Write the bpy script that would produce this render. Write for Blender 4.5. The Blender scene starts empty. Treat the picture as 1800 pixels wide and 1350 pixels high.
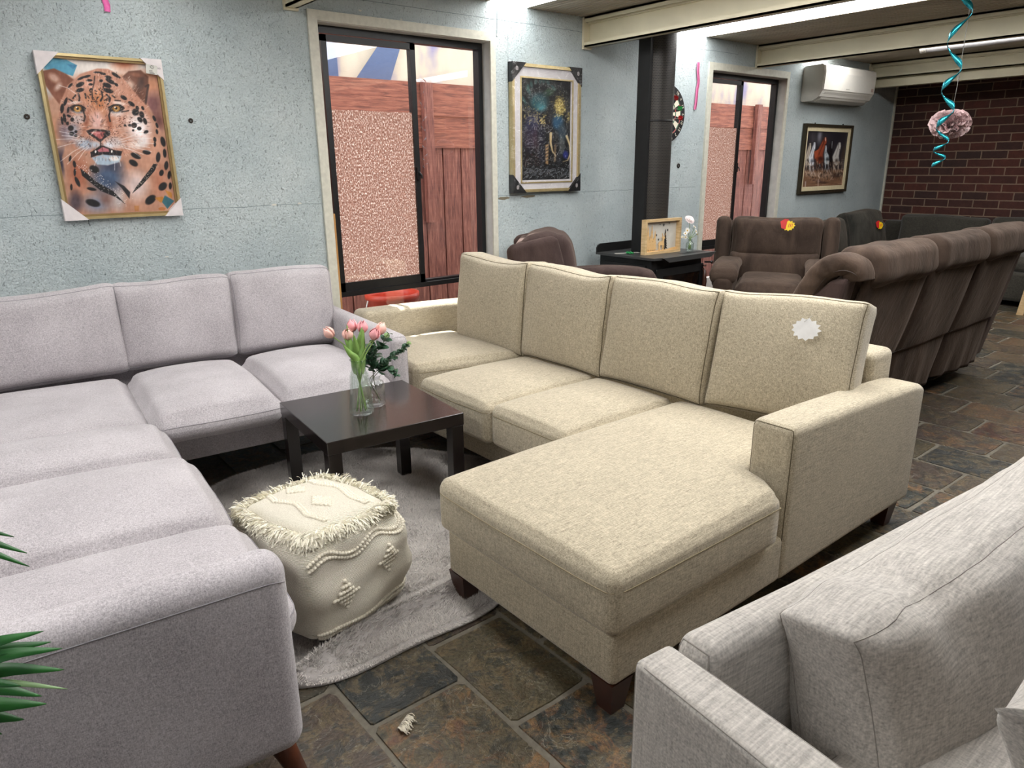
import bpy, bmesh, math, random
import numpy as np
from mathutils import Vector, Matrix
random.seed(7); RNG = np.random.default_rng(7)
C = bpy.context.scene.collection
sc = bpy.context.scene
# ---------------------------------------------------------------- camera
cam = bpy.data.cameras.new('camera'); cam_o = bpy.data.objects.new('camera', cam); C.objects.link(cam_o)
cam.sensor_width = 36; cam.lens = 1256.26/1800*36; cam.clip_start = .02
yaw, pitch, roll = 0.68180373, 0.29790336, -0.01124747
_F = Vector((math.sin(yaw)*math.cos(pitch), math.cos(yaw)*math.cos(pitch), -math.sin(pitch)))
_R0 = Vector((math.cos(yaw), -math.sin(yaw), 0)); _U0 = _R0.cross(_F)
_R = _R0*math.cos(roll)+_U0*math.sin(roll); _U = -_R0*math.sin(roll)+_U0*math.cos(roll)
cam_o.matrix_world = Matrix(((_R.x,_U.x,-_F.x,0),(_R.y,_U.y,-_F.y,0),(_R.z,_U.z,-_F.z,1.36967),(0,0,0,1)))
sc.camera = cam_o
# ---------------------------------------------------------------- world, sun, exposure
w = bpy.data.worlds.new('daylight'); sc.world = w; w.use_nodes = True
w.node_tree.nodes['Background'].inputs[0].default_value = (.86,.93,1,1)
w.node_tree.nodes['Background'].inputs[1].default_value = 3.2
sun = bpy.data.lights.new('sun', 'SUN'); sun.energy = 22; sun.angle = .009; sun.color = (1,.95,.86)
sun_o = bpy.data.objects.new('sun', sun); C.objects.link(sun_o)
sun_o.rotation_euler = Vector((.03,-.54,-1)).to_track_quat('-Z','Y').to_euler()
sc.view_settings.view_transform = 'Standard'; sc.view_settings.look = 'None'
sc.view_settings.exposure = 0.1; sc.view_settings.gamma = 1; sc.view_settings.use_curve_mapping = False
sc.cycles.use_denoising = True
sc.cycles.max_bounces = 8; sc.cycles.diffuse_bounces = 4; sc.cycles.transparent_max_bounces = 12
sc.cycles.caustics_reflective = False; sc.cycles.caustics_refractive = False
SKYLIGHT_AND_FILL = 9.2
# ---------------------------------------------------------------- material helpers
def lin(c):
    return tuple(((v/12.92) if v <= .04045 else ((v+.055)/1.055)**2.4) for v in c)
def rgb(r,g,b): return lin((r/255,g/255,b/255))
class NT:
    def __init__(s, name):
        s.m = bpy.data.materials.new(name); s.m.use_nodes = True; s.t = s.m.node_tree
        s.b = s.t.nodes['Principled BSDF']; s.o = s.t.nodes['Material Output']
    def n(s, typ, **k):
        nd = s.t.nodes.new(typ)
        for a,v in k.items():
            if a.startswith('i_'):
                key = a[2:]; key = int(key) if key.isdigit() else key.replace('_',' ')
                nd.inputs[key].default_value = v
            else: setattr(nd, a, v)
        return nd
    def l(s, a, b): s.t.links.new(a, b)
    def coord(s, scale=(1,1,1), src='Object', rot=(0,0,0), loc=(0,0,0)):
        tc = s.n('ShaderNodeTexCoord'); mp = s.n('ShaderNodeMapping')
        mp.inputs['Scale'].default_value = scale; mp.inputs['Rotation'].default_value = rot; mp.inputs['Location'].default_value = loc
        s.l(tc.outputs[src], mp.inputs[0]); return mp.outputs[0]
    def noise(s, co, scale, detail=2, rough=.5, dist=0):
        nd = s.n('ShaderNodeTexNoise', i_Scale=scale, i_Detail=detail, i_Roughness=rough, i_Distortion=dist)
        if co is not None: s.l(co, nd.inputs['Vector'])
        return nd.outputs[0]
    def ramp(s, f, stops, interp='LINEAR'):
        r = s.n('ShaderNodeValToRGB'); s.l(f, r.inputs[0]); cr = r.color_ramp; cr.interpolation = interp
        while len(cr.elements) < len(stops): cr.elements.new(.5)
        for e,(p,c) in zip(cr.elements, stops):
            e.position = p; e.color = (*c,1) if len(c) == 3 else c
        return r.outputs[0]
    def math(s, op, a, b=None, c=None, clamp=False):
        nd = s.n('ShaderNodeMath', operation=op); nd.use_clamp = clamp
        for i,v in enumerate((a,b,c)):
            if v is None: continue
            if isinstance(v,(int,float)): nd.inputs[i].default_value = v
            else: s.l(v, nd.inputs[i])
        return nd.outputs[0]
    def mix(s, f, a, b, mode='MIX'):
        nd = s.n('ShaderNodeMix', data_type='RGBA', blend_type=mode)
        for i,v in ((0,f),(6,a),(7,b)):
            if isinstance(v,(int,float)): nd.inputs[i].default_value = v
            elif isinstance(v,tuple): nd.inputs[i].default_value = (*v,1)
            else: s.l(v, nd.inputs[i])
        return nd.outputs[2]
    def base(s, c):
        if isinstance(c,tuple): s.b.inputs['Base Color'].default_value = (*c,1)
        else: s.l(c, s.b.inputs['Base Color'])
    def bump(s, h, strength=.3, dist=.002):
        b = s.n('ShaderNodeBump'); b.inputs['Strength'].default_value = strength; b.inputs['Distance'].default_value = dist
        s.l(h, b.inputs['Height']); s.l(b.outputs[0], s.b.inputs['Normal'])
    def set(s, **k):
        for a,v in k.items(): s.b.inputs[a.replace('_',' ')].default_value = v
        return s.m
def plain(name, c, rough=.5, metal=0, var=.06, sc_=30, bump=0):
    t = NT(name); co = t.coord()
    f = t.noise(co, sc_, 3)
    a = tuple(v*(1-var) for v in c); b = tuple(min(1,v*(1+var)) for v in c)
    t.base(t.ramp(f, [(.3,a),(.7,b)]))
    if bump: t.bump(f, bump, .003)
    return t.set(Roughness=rough, Metallic=metal)
def fabric(name, dark, light, thread=420, streak=(1,1,1), rough=.92, bump=.5, var=.5, sheen=.25, weave=True, blotch=.12, hatch=0, hmix=.35):
    t = NT(name)
    a = t.noise(t.coord((.3,1,1)), thread, 2, .6)
    b = t.noise(t.coord((1,.35,.35)), thread, 2, .6)
    c = t.noise(t.coord((1,1,.5)), thread*1.2, 2, .6)
    m = t.math('ADD', t.math('ADD', a, b), c); m = t.math('DIVIDE', m, 3)
    if hatch:
        q1 = t.noise(t.coord((.06,1,1)), hatch, 1, .5); q2 = t.math('MULTIPLY', t.math('ADD', t.noise(t.coord((1,.06,1)), hatch, 1, .5), t.noise(t.coord((1,1,.06)), hatch, 1, .5)), .5)
        m = t.math('ADD', t.math('MULTIPLY', m, 1-2*hmix), t.math('MULTIPLY', t.math('ADD', q1, q2), hmix))
    big = t.noise(t.coord(), 5, 3)
    f = t.math('ADD', m, t.math('MULTIPLY', t.math('SUBTRACT', big, .5), blotch))
    lo = .5-var*.22; hi = .5+var*.22
    t.base(t.ramp(f, [(lo,dark),(hi,light)]))
    t.bump(m, bump, .0015)
    t.b.inputs['Sheen Weight'].default_value = sheen; t.b.inputs['Sheen Roughness'].default_value = .5
    return t.set(Roughness=rough, Specular_IOR_Level=.2)
def emis(name, c, s):
    t = NT(name); t.base(c); t.b.inputs['Emission Color'].default_value = (*c,1); t.b.inputs['Emission Strength'].default_value = s
    return t.m
def attr_mat(name, rough=.6, coat=0, attr='Col', spec=.5):
    t = NT(name); a = t.n('ShaderNodeAttribute', attribute_name=attr); t.base(a.outputs['Color'])
    t.b.inputs['Coat Weight'].default_value = coat; t.b.inputs['Coat Roughness'].default_value = .08
    return t.set(Roughness=rough, Specular_IOR_Level=spec)
def sheet_glass(name, tint=(1,1,1), refl=.09, rough=0.0):
    t = NT(name); tr = t.n('ShaderNodeBsdfTransparent'); tr.inputs[0].default_value = (*tint,1)
    gl = t.n('ShaderNodeBsdfGlossy'); gl.inputs['Roughness'].default_value = rough
    mx = t.n('ShaderNodeMixShader'); fr = t.n('ShaderNodeLayerWeight', i_Blend=.5)
    f = t.math('ADD', t.math('MULTIPLY', t.math('POWER', fr.outputs['Facing'], 4), .5), refl*.5, clamp=True)
    t.l(f, mx.inputs[0]); t.l(tr.outputs[0], mx.inputs[1]); t.l(gl.outputs[0], mx.inputs[2]); t.l(mx.outputs[0], t.o.inputs[0])
    return t.m
# ---------------------------------------------------------------- geometry helpers
def thing(name, label, cat, loc=(0,0,0), group=None, rz=0):
    o = bpy.data.objects.new(name, None); C.objects.link(o); o.empty_display_size = .1
    o.location = loc; o.rotation_euler = (0,0,rz); o['label'] = label; o['category'] = cat
    if group: o['group'] = group
    return o
def tag(o, label, cat, group=None):
    o['label'] = label; o['category'] = cat
    if group: o['group'] = group
    return o
PRE = {}
def obj(name, VF, mat, parent=None, smooth=True, col=None, local=False, label=None, origin=None, uv=None):
    """one mesh object; vertices in world metres unless local (then in the parent's frame)"""
    V, Fc = VF; V = np.asarray(V, float).reshape(-1,3)
    root = parent; V0=V
    off = np.zeros(3)
    if parent is not None:
        r = parent
        while r.parent: r = r.parent
        if r.name in PRE: V = xf((V,0), PRE[r.name])[0]
        if not local:
            M = np.array((Matrix.Translation(r.location) @ r.rotation_euler.to_matrix().to_4x4()).inverted())
            V = V @ M[:3,:3].T + M[:3,3]
    elif origin is not None:
        off = np.asarray(origin, float); V = V-off
    me = bpy.data.meshes.new(name); me.from_pydata(V.tolist(), [], [tuple(int(i) for i in f) for f in Fc])
    if smooth: me.polygons.foreach_set('use_smooth', [True]*len(me.polygons))
    if col is not None:
        at = me.color_attributes.new('Col','FLOAT_COLOR','POINT'); c4 = np.ones((len(V),4)); c4[:,:3] = col; at.data.foreach_set('color', c4.ravel())
    if uv is not None:
        ul = me.uv_layers.new(name='UVMap'); li = np.zeros(len(me.loops), int); me.loops.foreach_get('vertex_index', li)
        ul.data.foreach_set('uv', np.asarray(uv)[li].ravel())
    mats = mat if isinstance(mat, (list,tuple)) else [mat]
    for m_ in mats: me.materials.append(m_)
    me.update()
    o = bpy.data.objects.new(name, me); C.objects.link(o)
    if parent is not None: o.parent = parent
    elif origin is not None: o.location = origin
    if label: o['label'] = label
    return o
def struct(name, VF, mat, parent=None, **k):
    o = obj(name, VF, mat, parent, **k)
    if parent is None: o['kind'] = 'structure'
    return o
def join(*parts):
    V = []; Fc = []; n = 0
    for v,f in parts:
        v = np.asarray(v, float).reshape(-1,3); V.append(v); Fc += [tuple(int(i)+n for i in q) for q in f]; n += len(v)
    return np.concatenate(V), Fc
def box(x0,x1,y0,y1,z0,z1):
    V = [(x,y,z) for z in (z0,z1) for y in (y0,y1) for x in (x0,x1)]
    return V, [(0,2,3,1),(4,5,7,6),(0,1,5,4),(2,6,7,3),(0,4,6,2),(1,3,7,5)]
def xf(VF, M):
    V = np.asarray(VF[0],float); M = np.array(M); return V@M[:3,:3].T+M[:3,3], VF[1]
def frame(o, x, y, z=None):
    """matrix with origin o, axes x,y,z"""
    x = Vector(x).normalized(); y = Vector(y); y = (y-x*y.dot(x)).normalized(); z = x.cross(y)
    return Matrix(((x.x,y.x,z.x,o[0]),(x.y,y.y,z.y,o[1]),(x.z,y.z,z.z,o[2]),(0,0,0,1)))
def axis_ts(h, r, seg, k=3):
    r = min(r, h*.999); c = h-r
    corner = [c+r*math.tan(math.pi/4*i/k) for i in range(1,k+1)]
    m = max(2, int(math.ceil(2*c/seg))); mid = list(np.linspace(-c, c, m+1))
    return [-t for t in corner[::-1]]+mid+corner
class SB:
    """rounded soft box: size 2h, edge radius r, placed by matrix M, deform(L, U)->L works in local metres"""
    def __init__(s, h, r, M=None, deform=None, seg=.05, k=3):
        s.h = np.array(h,float); s.r = r; s.M = np.array(M if M is not None else Matrix()); s.d = deform
        ts = [axis_ts(hh, r, seg, k) for hh in s.h]
        P = []; Fc = []
        for ax in range(3):
            a, b = (ax+1)%3, (ax+2)%3
            for sg in (-1,1):
                A, B = np.meshgrid(ts[a], ts[b], indexing='ij'); q = np.zeros((A.size,3)); q[:,a] = A.ravel(); q[:,b] = B.ravel(); q[:,ax] = sg*s.h[ax]
                n0 = sum(len(x) for x in P); P.append(q); na, nb = len(ts[a]), len(ts[b])
                for i in range(na-1):
                    for j in range(nb-1):
                        f = [n0+i*nb+j, n0+(i+1)*nb+j, n0+(i+1)*nb+j+1, n0+i*nb+j+1]
                        Fc.append(f if sg > 0 else f[::-1])
        P = np.concatenate(P); key = np.round(P, 6)
        _, idx, inv = np.unique(key, axis=0, return_index=True, return_inverse=True); inv = inv.ravel()
        P = P[idx]; Fc = [tuple(inv[i] for i in f) for f in Fc]
        s.V = s.map(P); s.F = Fc
    def map(s, P):
        P = np.asarray(P,float); r = min(s.r, s.h.min()*.999); c = s.h-r
        inner = np.clip(P, -c, c); off = P-inner; ln = np.linalg.norm(off, axis=1, keepdims=True); ln[ln==0] = 1
        L = inner+off/ln*r; U = P/s.h
        if s.d: L = s.d(L, U)
        return L@s.M[:3,:3].T+s.M[:3,3]
    def vf(s): return s.V, s.F
    def belt(s, frac, n=24):
        """closed path round the sides at a height fraction -1..1"""
        P = []
        for (u0,v0,u1,v1) in ((-1,-1,1,-1),(1,-1,1,1),(1,1,-1,1),(-1,1,-1,-1)):
            for t in np.linspace(0,1,n,endpoint=False): P.append([(u0+(u1-u0)*t)*s.h[0],(v0+(v1-v0)*t)*s.h[1],frac*s.h[2]])
        return s.map(P)
    def loop(s, ax, sg, n=18, ins=0):
        """closed path round the edge of face ax,sg"""
        a, b = (ax+1)%3, (ax+2)%3; P = []
        for (u0,v0,u1,v1) in ((-1,-1,1,-1),(1,-1,1,1),(1,1,-1,1),(-1,1,-1,-1)):
            for t in np.linspace(0,1,n,endpoint=False):
                q = [0,0,0]; q[ax] = sg*s.h[ax]; q[a] = (u0+(u1-u0)*t)*s.h[a]; q[b] = (v0+(v1-v0)*t)*s.h[b]; P.append(q)
        return s.map(P)
def sbox(x0,x1,y0,y1,z0,z1,r=.02,deform=None,seg=.06,k=3):
    return SB(((x1-x0)/2,(y1-y0)/2,(z1-z0)/2), r, Matrix.Translation(((x0+x1)/2,(y0+y1)/2,(z0+z1)/2)), deform, seg, k)
def wr(P, sc_, amp, seed=0):
    rg = np.random.default_rng(seed+11); out = np.zeros(len(P))
    for i in range(6):
        k = rg.normal(size=3)*sc_*(.6+.35*i); out += np.sin(P@k+rg.uniform(0,6.28))/(1+.5*i)
    return out*amp/2.5
def crown(top=.03, side=.01, seed=0, wamp=.002, bottom=0, edge=.5):
    def f(L,U):
        L = L.copy(); e = lambda a: np.clip(1-a**2,0,1)**edge
        up = (U[:,2]>0)
        L[:,2] += np.where(up, top, -bottom)*np.abs(U[:,2])*e(U[:,0])*e(U[:,1])
        L[:,0] += side*U[:,0]*e(U[:,2])*e(U[:,1]); L[:,1] += side*U[:,1]*e(U[:,2])*e(U[:,0])
        L += wr(L, 9, wamp, seed)[:,None]*np.array((.6,.6,1))
        return L
    return f
def puff(th, pinch=.02, seed=0, wamp=.004, sag=0, ears=.012):
    """back cushion: local x = width, z = height, y = thickness"""
    def f(L,U):
        L = L.copy(); e = lambda a: np.clip(1-a**2,0,1)**.55
        b = e(U[:,0])*e(U[:,2]); L[:,1] += U[:,1]*th*b
        cx = np.abs(U[:,0])**6*np.abs(U[:,2])**6
        L[:,0] -= U[:,0]*pinch*(1-U[:,2]**2)*(np.abs(U[:,0])>.5)
        L[:,2] -= U[:,2]*pinch*.7*(1-U[:,0]**2)*(np.abs(U[:,2])>.5)*(np.where(U[:,2]>0,1,.2))
        L[:,2] += cx*ears*np.sign(U[:,2]); L[:,0] += cx*ears*np.sign(U[:,0])
        L[:,2] -= sag*(U[:,2]>0)*U[:,2]*(1+np.sin(U[:,0]*3+seed))*.5
        L[:,1] += wr(L, 10, wamp, seed)+wr(L*np.array((2.5,1,1)), 16, wamp*.35, seed+3)*np.clip(np.abs(U[:,0])*1.6-.5,0,1)
        L[:,0] += wr(L[:,[2,0,1]], 9, wamp*.7, seed+5); L[:,2] += wr(L[:,[1,2,0]]*1.3, 8, wamp*.7, seed+6)
        return L
    return f
def tube(path, rad, sides=6, closed=False, cap=True):
    P = np.asarray(path,float); n = len(P); rad = np.broadcast_to(np.asarray(rad,float), (n,))
    if closed: T = np.roll(P,-1,0)-np.roll(P,1,0)
    else: T = np.gradient(P, axis=0)
    T /= np.linalg.norm(T,axis=1,keepdims=True)+1e-12
    nrm = np.cross(T[0],(0,0,1)); 
    if np.linalg.norm(nrm) < .1: nrm = np.cross(T[0],(1,0,0))
    nrm /= np.linalg.norm(nrm); V = []
    for i in range(n):
        nrm = nrm-T[i]*(nrm@T[i]); nrm /= np.linalg.norm(nrm)+1e-12; bn = np.cross(T[i],nrm)
        for j in range(sides):
            a = 2*math.pi*j/sides; V.append(P[i]+rad[i]*(math.cos(a)*nrm+math.sin(a)*bn))
    Fc = []
    for i in range(n if closed else n-1):
        k = (i+1)%n
        for j in range(sides):
            q = (j+1)%sides; Fc.append((i*sides+j, i*sides+q, k*sides+q, k*sides+j))
    if cap and not closed:
        Fc.append(tuple(range(sides))[::-1]); Fc.append(tuple((n-1)*sides+j for j in range(sides)))
    return np.array(V), Fc
def lathe(prof, c=(0,0,0), sides=32, cap=False):
    V = []; Fc = []; n = len(prof)
    for (r,z) in prof:
        for j in range(sides):
            a = 2*math.pi*j/sides; V.append((c[0]+r*math.cos(a), c[1]+r*math.sin(a), c[2]+z))
    for i in range(n-1):
        for j in range(sides):
            q = (j+1)%sides; Fc.append((i*sides+j, i*sides+q, (i+1)*sides+q, (i+1)*sides+j))
    if cap: Fc.append(tuple(range(sides))[::-1]); Fc.append(tuple((n-1)*sides+j for j in range(sides)))
    return np.array(V), Fc
def prism(poly, M, t):
    """polygon in local x,z extruded along local y from 0 to t"""
    n = len(poly); V = [(p[0],0,p[1]) for p in poly]+[(p[0],t,p[1]) for p in poly]
    Fc = [tuple(range(n)), tuple(range(2*n-1,n-1,-1))]+[(i,i+n,(i+1)%n+n,(i+1)%n) for i in range(n)]
    return xf((V,Fc), M)
def smooth_path(pts, n=8):
    P = np.asarray(pts,float); out = []
    Q = np.vstack([2*P[0]-P[1], P, 2*P[-1]-P[-2]])
    for i in range(1,len(Q)-2):
        for t in np.linspace(0,1,n,endpoint=False):
            a,b,c,d = Q[i-1],Q[i],Q[i+1],Q[i+2]
            out.append(.5*((2*b)+(-a+c)*t+(2*a-5*b+4*c-d)*t*t+(-a+3*b-3*c+d)*t**3))
    out.append(P[-1]); return np.array(out)
def piping(name, loop, mat, parent, r=.003, closed=True): return obj(name, tube(loop, r, 6, closed), mat, parent)
I4 = Matrix()
# ---------------------------------------------------------------- materials
M = {}
# stucco wall
t = NT('blue_grey_stucco'); co = t.coord()
n1 = t.noise(t.coord((1,1,1.2)), 42, 4, .62); n2 = t.noise(co, 2.2, 4, .6); n3 = t.noise(co, 130, 2)
fl = t.noise(t.coord((1,1,1.0),rot=(0,.6,0)), 165, 2, .55, 1.2); fl2 = t.noise(t.coord((1,1,.45),rot=(0,-.5,0),loc=(3,0,1)), 105, 2, .6, .6)
dens = t.ramp(t.noise(co, 1.6, 3, .6), [(.3,(.45,.45,.45)),(.65,(1,1,1))])
pit = t.math('MULTIPLY', t.ramp(fl,[(.60,(0,0,0)),(.67,(1,1,1))]), dens); pit2 = t.math('MULTIPLY', t.ramp(fl2,[(.645,(0,0,0)),(.70,(1,1,1))]), dens)
wc = t.ramp(n2, [(.3,rgb(178,190,193)),(.5,rgb(189,200,202)),(.72,rgb(200,209,210))])
wc = t.mix(t.math('MULTIPLY', pit, .34), wc, rgb(96,104,104)); wc = t.mix(t.math('MULTIPLY', pit2, .5), wc, rgb(92,98,98)); t.base(wc)
h = t.math('SUBTRACT', t.math('ADD', n1, t.math('MULTIPLY', n3, .4)), t.math('ADD', pit, pit2)); t.bump(h, .8, .009)
M['wall'] = t.set(Roughness=.85)
# brick: x = world y, y = world z
t = NT('red_brown_brick'); tc = t.n('ShaderNodeTexCoord'); sp = t.n('ShaderNodeSeparateXYZ'); cb = t.n('ShaderNodeCombineXYZ')
t.l(tc.outputs['Object'], sp.inputs[0]); t.l(sp.outputs[1], cb.inputs[0]); t.l(sp.outputs[2], cb.inputs[1])
mp = t.n('ShaderNodeMapping'); mp.inputs['Location'].default_value = (0.06,-.008,0); t.l(cb.outputs[0], mp.inputs[0])
wob = t.n('ShaderNodeTexNoise', i_Scale=28.0, i_Detail=3.0); t.l(mp.outputs[0], wob.inputs['Vector'])
vm = t.n('ShaderNodeVectorMath', operation='SCALE'); t.l(wob.outputs['Color'], vm.inputs[0]); vm.inputs['Scale'].default_value = .007
va = t.n('ShaderNodeVectorMath', operation='ADD'); t.l(mp.outputs[0], va.inputs[0]); t.l(vm.outputs[0], va.inputs[1])
br = t.n('ShaderNodeTexBrick', i_Scale=1.0, i_Mortar_Size=.0062, i_Mortar_Smooth=.25, i_Bias=-.1, i_Brick_Width=.25, i_Row_Height=.0855)
t.l(va.outputs[0], br.inputs['Vector']); br.inputs['Color1'].default_value = (*rgb(92,50,41),1); br.inputs['Color2'].default_value = (*rgb(56,42,40),1); br.inputs['Mortar'].default_value = (*rgb(126,104,90),1)
bn = t.noise(co if False else t.coord(), 16, 4, .7)
bc=t.mix(.6, br.outputs['Color'], t.ramp(bn,[(.3,(.4,.4,.43)),(.7,(1.0,.98,.95))]), 'MULTIPLY'); t.base(t.mix(br.outputs['Fac'], bc, rgb(134,112,94)))
t.bump(t.math('SUBTRACT', t.math('MULTIPLY', t.noise(t.coord(),60,4), .3), br.outputs['Fac']), .8, .01)
M['brick'] = t.set(Roughness=.9)
M['cream'] = plain('cream_painted_steel', rgb(216,208,180), .42, 0, .05, 6)
M['cream_trim'] = plain('chipped_cream_paint', rgb(208,206,192), .5, 0, .08, 40, .25)
M['white'] = plain('white_plastic', rgb(222,218,210), .35, 0, .02)
M['grey_vent'] = plain('grey_plastic', rgb(150,148,142), .45, 0, .02)
t = NT('ribbed_ceiling_sheet'); t.base(t.ramp(t.noise(t.coord((1,.2,1)),9,3),[(.3,rgb(150,138,120)),(.7,rgb(176,164,146))])); M['ceil'] = t.set(Roughness=.4)
M['black_alu'] = plain('black_powder_coated_aluminium', rgb(26,26,28), .38, .2, .15)
M['black_steel'] = plain('matt_black_stove_steel', rgb(36,36,37), .5, .4, .12, 14)
M['grey_steel'] = plain('dark_grey_enamelled_steel', rgb(70,70,70), .42, .3, .08, 14)
M['glass'] = sheet_glass('window_glass', (.93,.94,.95), .1)
M['clear'] = sheet_glass('clear_vase_glass', (.93,.965,.945), .15)
M['clear2'] = sheet_glass('clear_jar_glass', (.96,.975,.97), .14)
M['water'] = sheet_glass('vase_water', (.86,.93,.88), .05)
# slate
t = NT('slate_tiles'); at = t.n('ShaderNodeAttribute', attribute_name='Col'); sp = t.n('ShaderNodeSeparateColor'); t.l(at.outputs['Color'], sp.inputs[0])
tc = t.n('ShaderNodeTexCoord'); off = t.n('ShaderNodeVectorMath', operation='SCALE'); off.inputs['Scale'].default_value = 13; t.l(at.outputs['Color'], off.inputs[0])
ad = t.n('ShaderNodeVectorMath', operation='ADD'); t.l(tc.outputs['Object'], ad.inputs[0]); t.l(off.outputs[0], ad.inputs[1]); co = ad.outputs[0]
basec = t.ramp(sp.outputs[0], [(0,rgb(42,46,48)),(.2,rgb(54,56,52)),(.38,rgb(88,80,60)),(.56,rgb(84,71,60)),(.72,rgb(74,63,57)),(.86,rgb(108,86,64)),(1,rgb(76,50,42))])
n_big = t.noise(co, 7.5, 6, .68, .8); n_md = t.noise(co, 20, 6, .7, .4); n_f = t.noise(co, 95, 3, .6)
col = t.mix(t.ramp(n_big,[(.45,(0,0,0)),(.51,(.8,.8,.8)),(.60,(.35,.35,.35))]), basec, t.ramp(n_md,[(.3,rgb(34,40,42)),(.46,rgb(60,62,56)),(.52,rgb(112,98,72)),(.7,rgb(84,72,58))]))
rustm = t.math('MULTIPLY', t.ramp(t.noise(co, 11, 8, .78, 1.0),[(.5,(0,0,0)),(.60,(.9,.9,.9))]), sp.outputs[1])
col = t.mix(rustm, col, t.ramp(n_md,[(.32,rgb(92,50,38)),(.45,rgb(112,82,58)),(.55,rgb(134,100,62)),(.7,rgb(128,106,88))]))
col = t.mix(.85, col, t.ramp(n_f,[(.32,(.42,.42,.42)),(.6,(1.1,1.1,1.1))]), 'MULTIPLY')
vein = t.math('ABSOLUTE', t.math('SUBTRACT', t.noise(co, 6, 5, .6, 1.2), .5)); col = t.mix(t.math('MULTIPLY', t.math('LESS_THAN', vein, .0035), .3), col, rgb(170,165,150))
t.base(col); t.l(t.ramp(n_md,[(.3,(.3,.3,.3)),(.7,(.55,.55,.55))]), t.b.inputs['Roughness'])
t.bump(t.math('ADD', t.math('ADD', n_big, t.math('MULTIPLY', n_md, .7)), t.math('MULTIPLY',n_f,.2)), .7, .01); M['slate'] = t.m
M['grout'] = plain('grey_grout', rgb(112,106,94), .85, 0, .15, 60, .4)
# fabrics
M['beige'] = fabric('oatmeal_beige_basketweave', rgb(119,110,93), rgb(214,202,177), 300, var=.62, bump=.7, blotch=.04, hatch=420, hmix=.22)
M['beige_seam'] = plain('beige_thread', rgb(150,138,110), .8)
M['grey'] = fabric('lilac_grey_linen_weave', rgb(145,139,142), rgb(211,205,208), 430, var=.62, bump=.35, blotch=.2)
M['grey_seam'] = plain('lilac_grey_thread', rgb(150,146,150), .8)
M['linen'] = fabric('pale_crosshatch_linen', rgb(140,135,130), rgb(216,210,202), 330, var=.75, bump=.4, blotch=.05, hatch=250, hmix=.34)
M['linen_seam'] = plain('grey_thread', rgb(150,144,138), .8)
def suede(name, a, b):
    t = NT(name); n = t.noise(t.coord((1.4,1.4,.5)), 5, 5, .62, .5); n2 = t.noise(t.coord(), 260, 2)
    t.base(t.mix(.35, t.ramp(n,[(.3,a),(.5,tuple((x+y)/2 for x,y in zip(a,b))),(.72,b)]), t.ramp(n2,[(.3,(.6,.6,.6)),(.7,(1,1,1))]), 'MULTIPLY'))
    t.bump(t.math('ADD', n, t.math('MULTIPLY', t.noise(t.coord((1,1,.6)), 17, 3, .6, 1.4), .45)), .55, .014); t.b.inputs['Sheen Weight'].default_value = .28; t.b.inputs['Sheen Roughness'].default_value = .4
    t.b.inputs['Sheen Tint'].default_value = (*rgb(200,180,165),1); return t.set(Roughness=.9, Specular_IOR_Level=.15)
M['suede'] = suede('brown_suede', rgb(50,40,35), rgb(86,71,61))
M['suede_purple'] = suede('mauve_brown_suede', rgb(60,48,46), rgb(84,69,66))
M['suede_seam'] = plain('brown_thread', rgb(58,47,42), .8)
M['charcoal'] = fabric('charcoal_chenille', rgb(38,37,33), rgb(76,72,64), 160, var=.9, bump=.6)
M['brown_wood'] = plain('dark_stained_wood', rgb(62,34,24), .35, 0, .2, 20)
M['red_wood'] = plain('reddish_brown_tapered_wood', rgb(92,48,30), .35, 0, .2, 20)
t = NT('black_brown_lacquered_table'); t.base(t.ramp(t.noise(t.coord((1,14,1)),14,3),[(.3,rgb(20,16,16)),(.7,rgb(34,27,26))])); t.b.inputs['Coat Weight'].default_value=.5; t.b.inputs['Coat Roughness'].default_value=.12
M['lack'] = t.set(Roughness=.22)
t = NT('pale_pine'); t.base(t.ramp(t.noise(t.coord((1,1,8)),12,3),[(.3,rgb(196,164,116)),(.7,rgb(222,194,150))])); M['pine'] = t.set(Roughness=.5)
M['seam_dark'] = plain('dark_seam', rgb(96,86,66), .9)

# ================================================================ SETTING
WY = 4.05; CZ = 2.372; BX = 9.03; TH = .15
holes = [(1.922,3.129,.10,2.145),(5.527,6.704,.10,2.13)]
def wall_with_holes(x0,x1,z0,z1,y0,y1,holes):
    parts = []; xs = x0
    for (a,b,c,d) in holes:
        parts += [box(xs,a,y0,y1,z0,z1), box(a,b,y0,y1,d,z1), box(a,b,y0,y1,z0,c)]; xs = b
    parts.append(box(xs,x1,y0,y1,z0,z1)); return join(*parts)
struct('wall_back', wall_with_holes(-3.0,BX+.1,0,2.5,WY,WY+TH,holes), M['wall'], smooth=False)
struct('wall_right', box(BX,BX+.12,-3.0,WY-.001,0,2.5), M['brick'], smooth=False)
struct('wall_left', box(-3.12,-3.0,-3.0,WY-.001,0,2.5), M['brick'], smooth=False)
struct('wall_front', wall_with_holes(-3.12,BX+.12,0,2.5,-3.12,-3.0,[(-1.0,.2,1.0,2.1)]), M['brick'], smooth=False)
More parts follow.
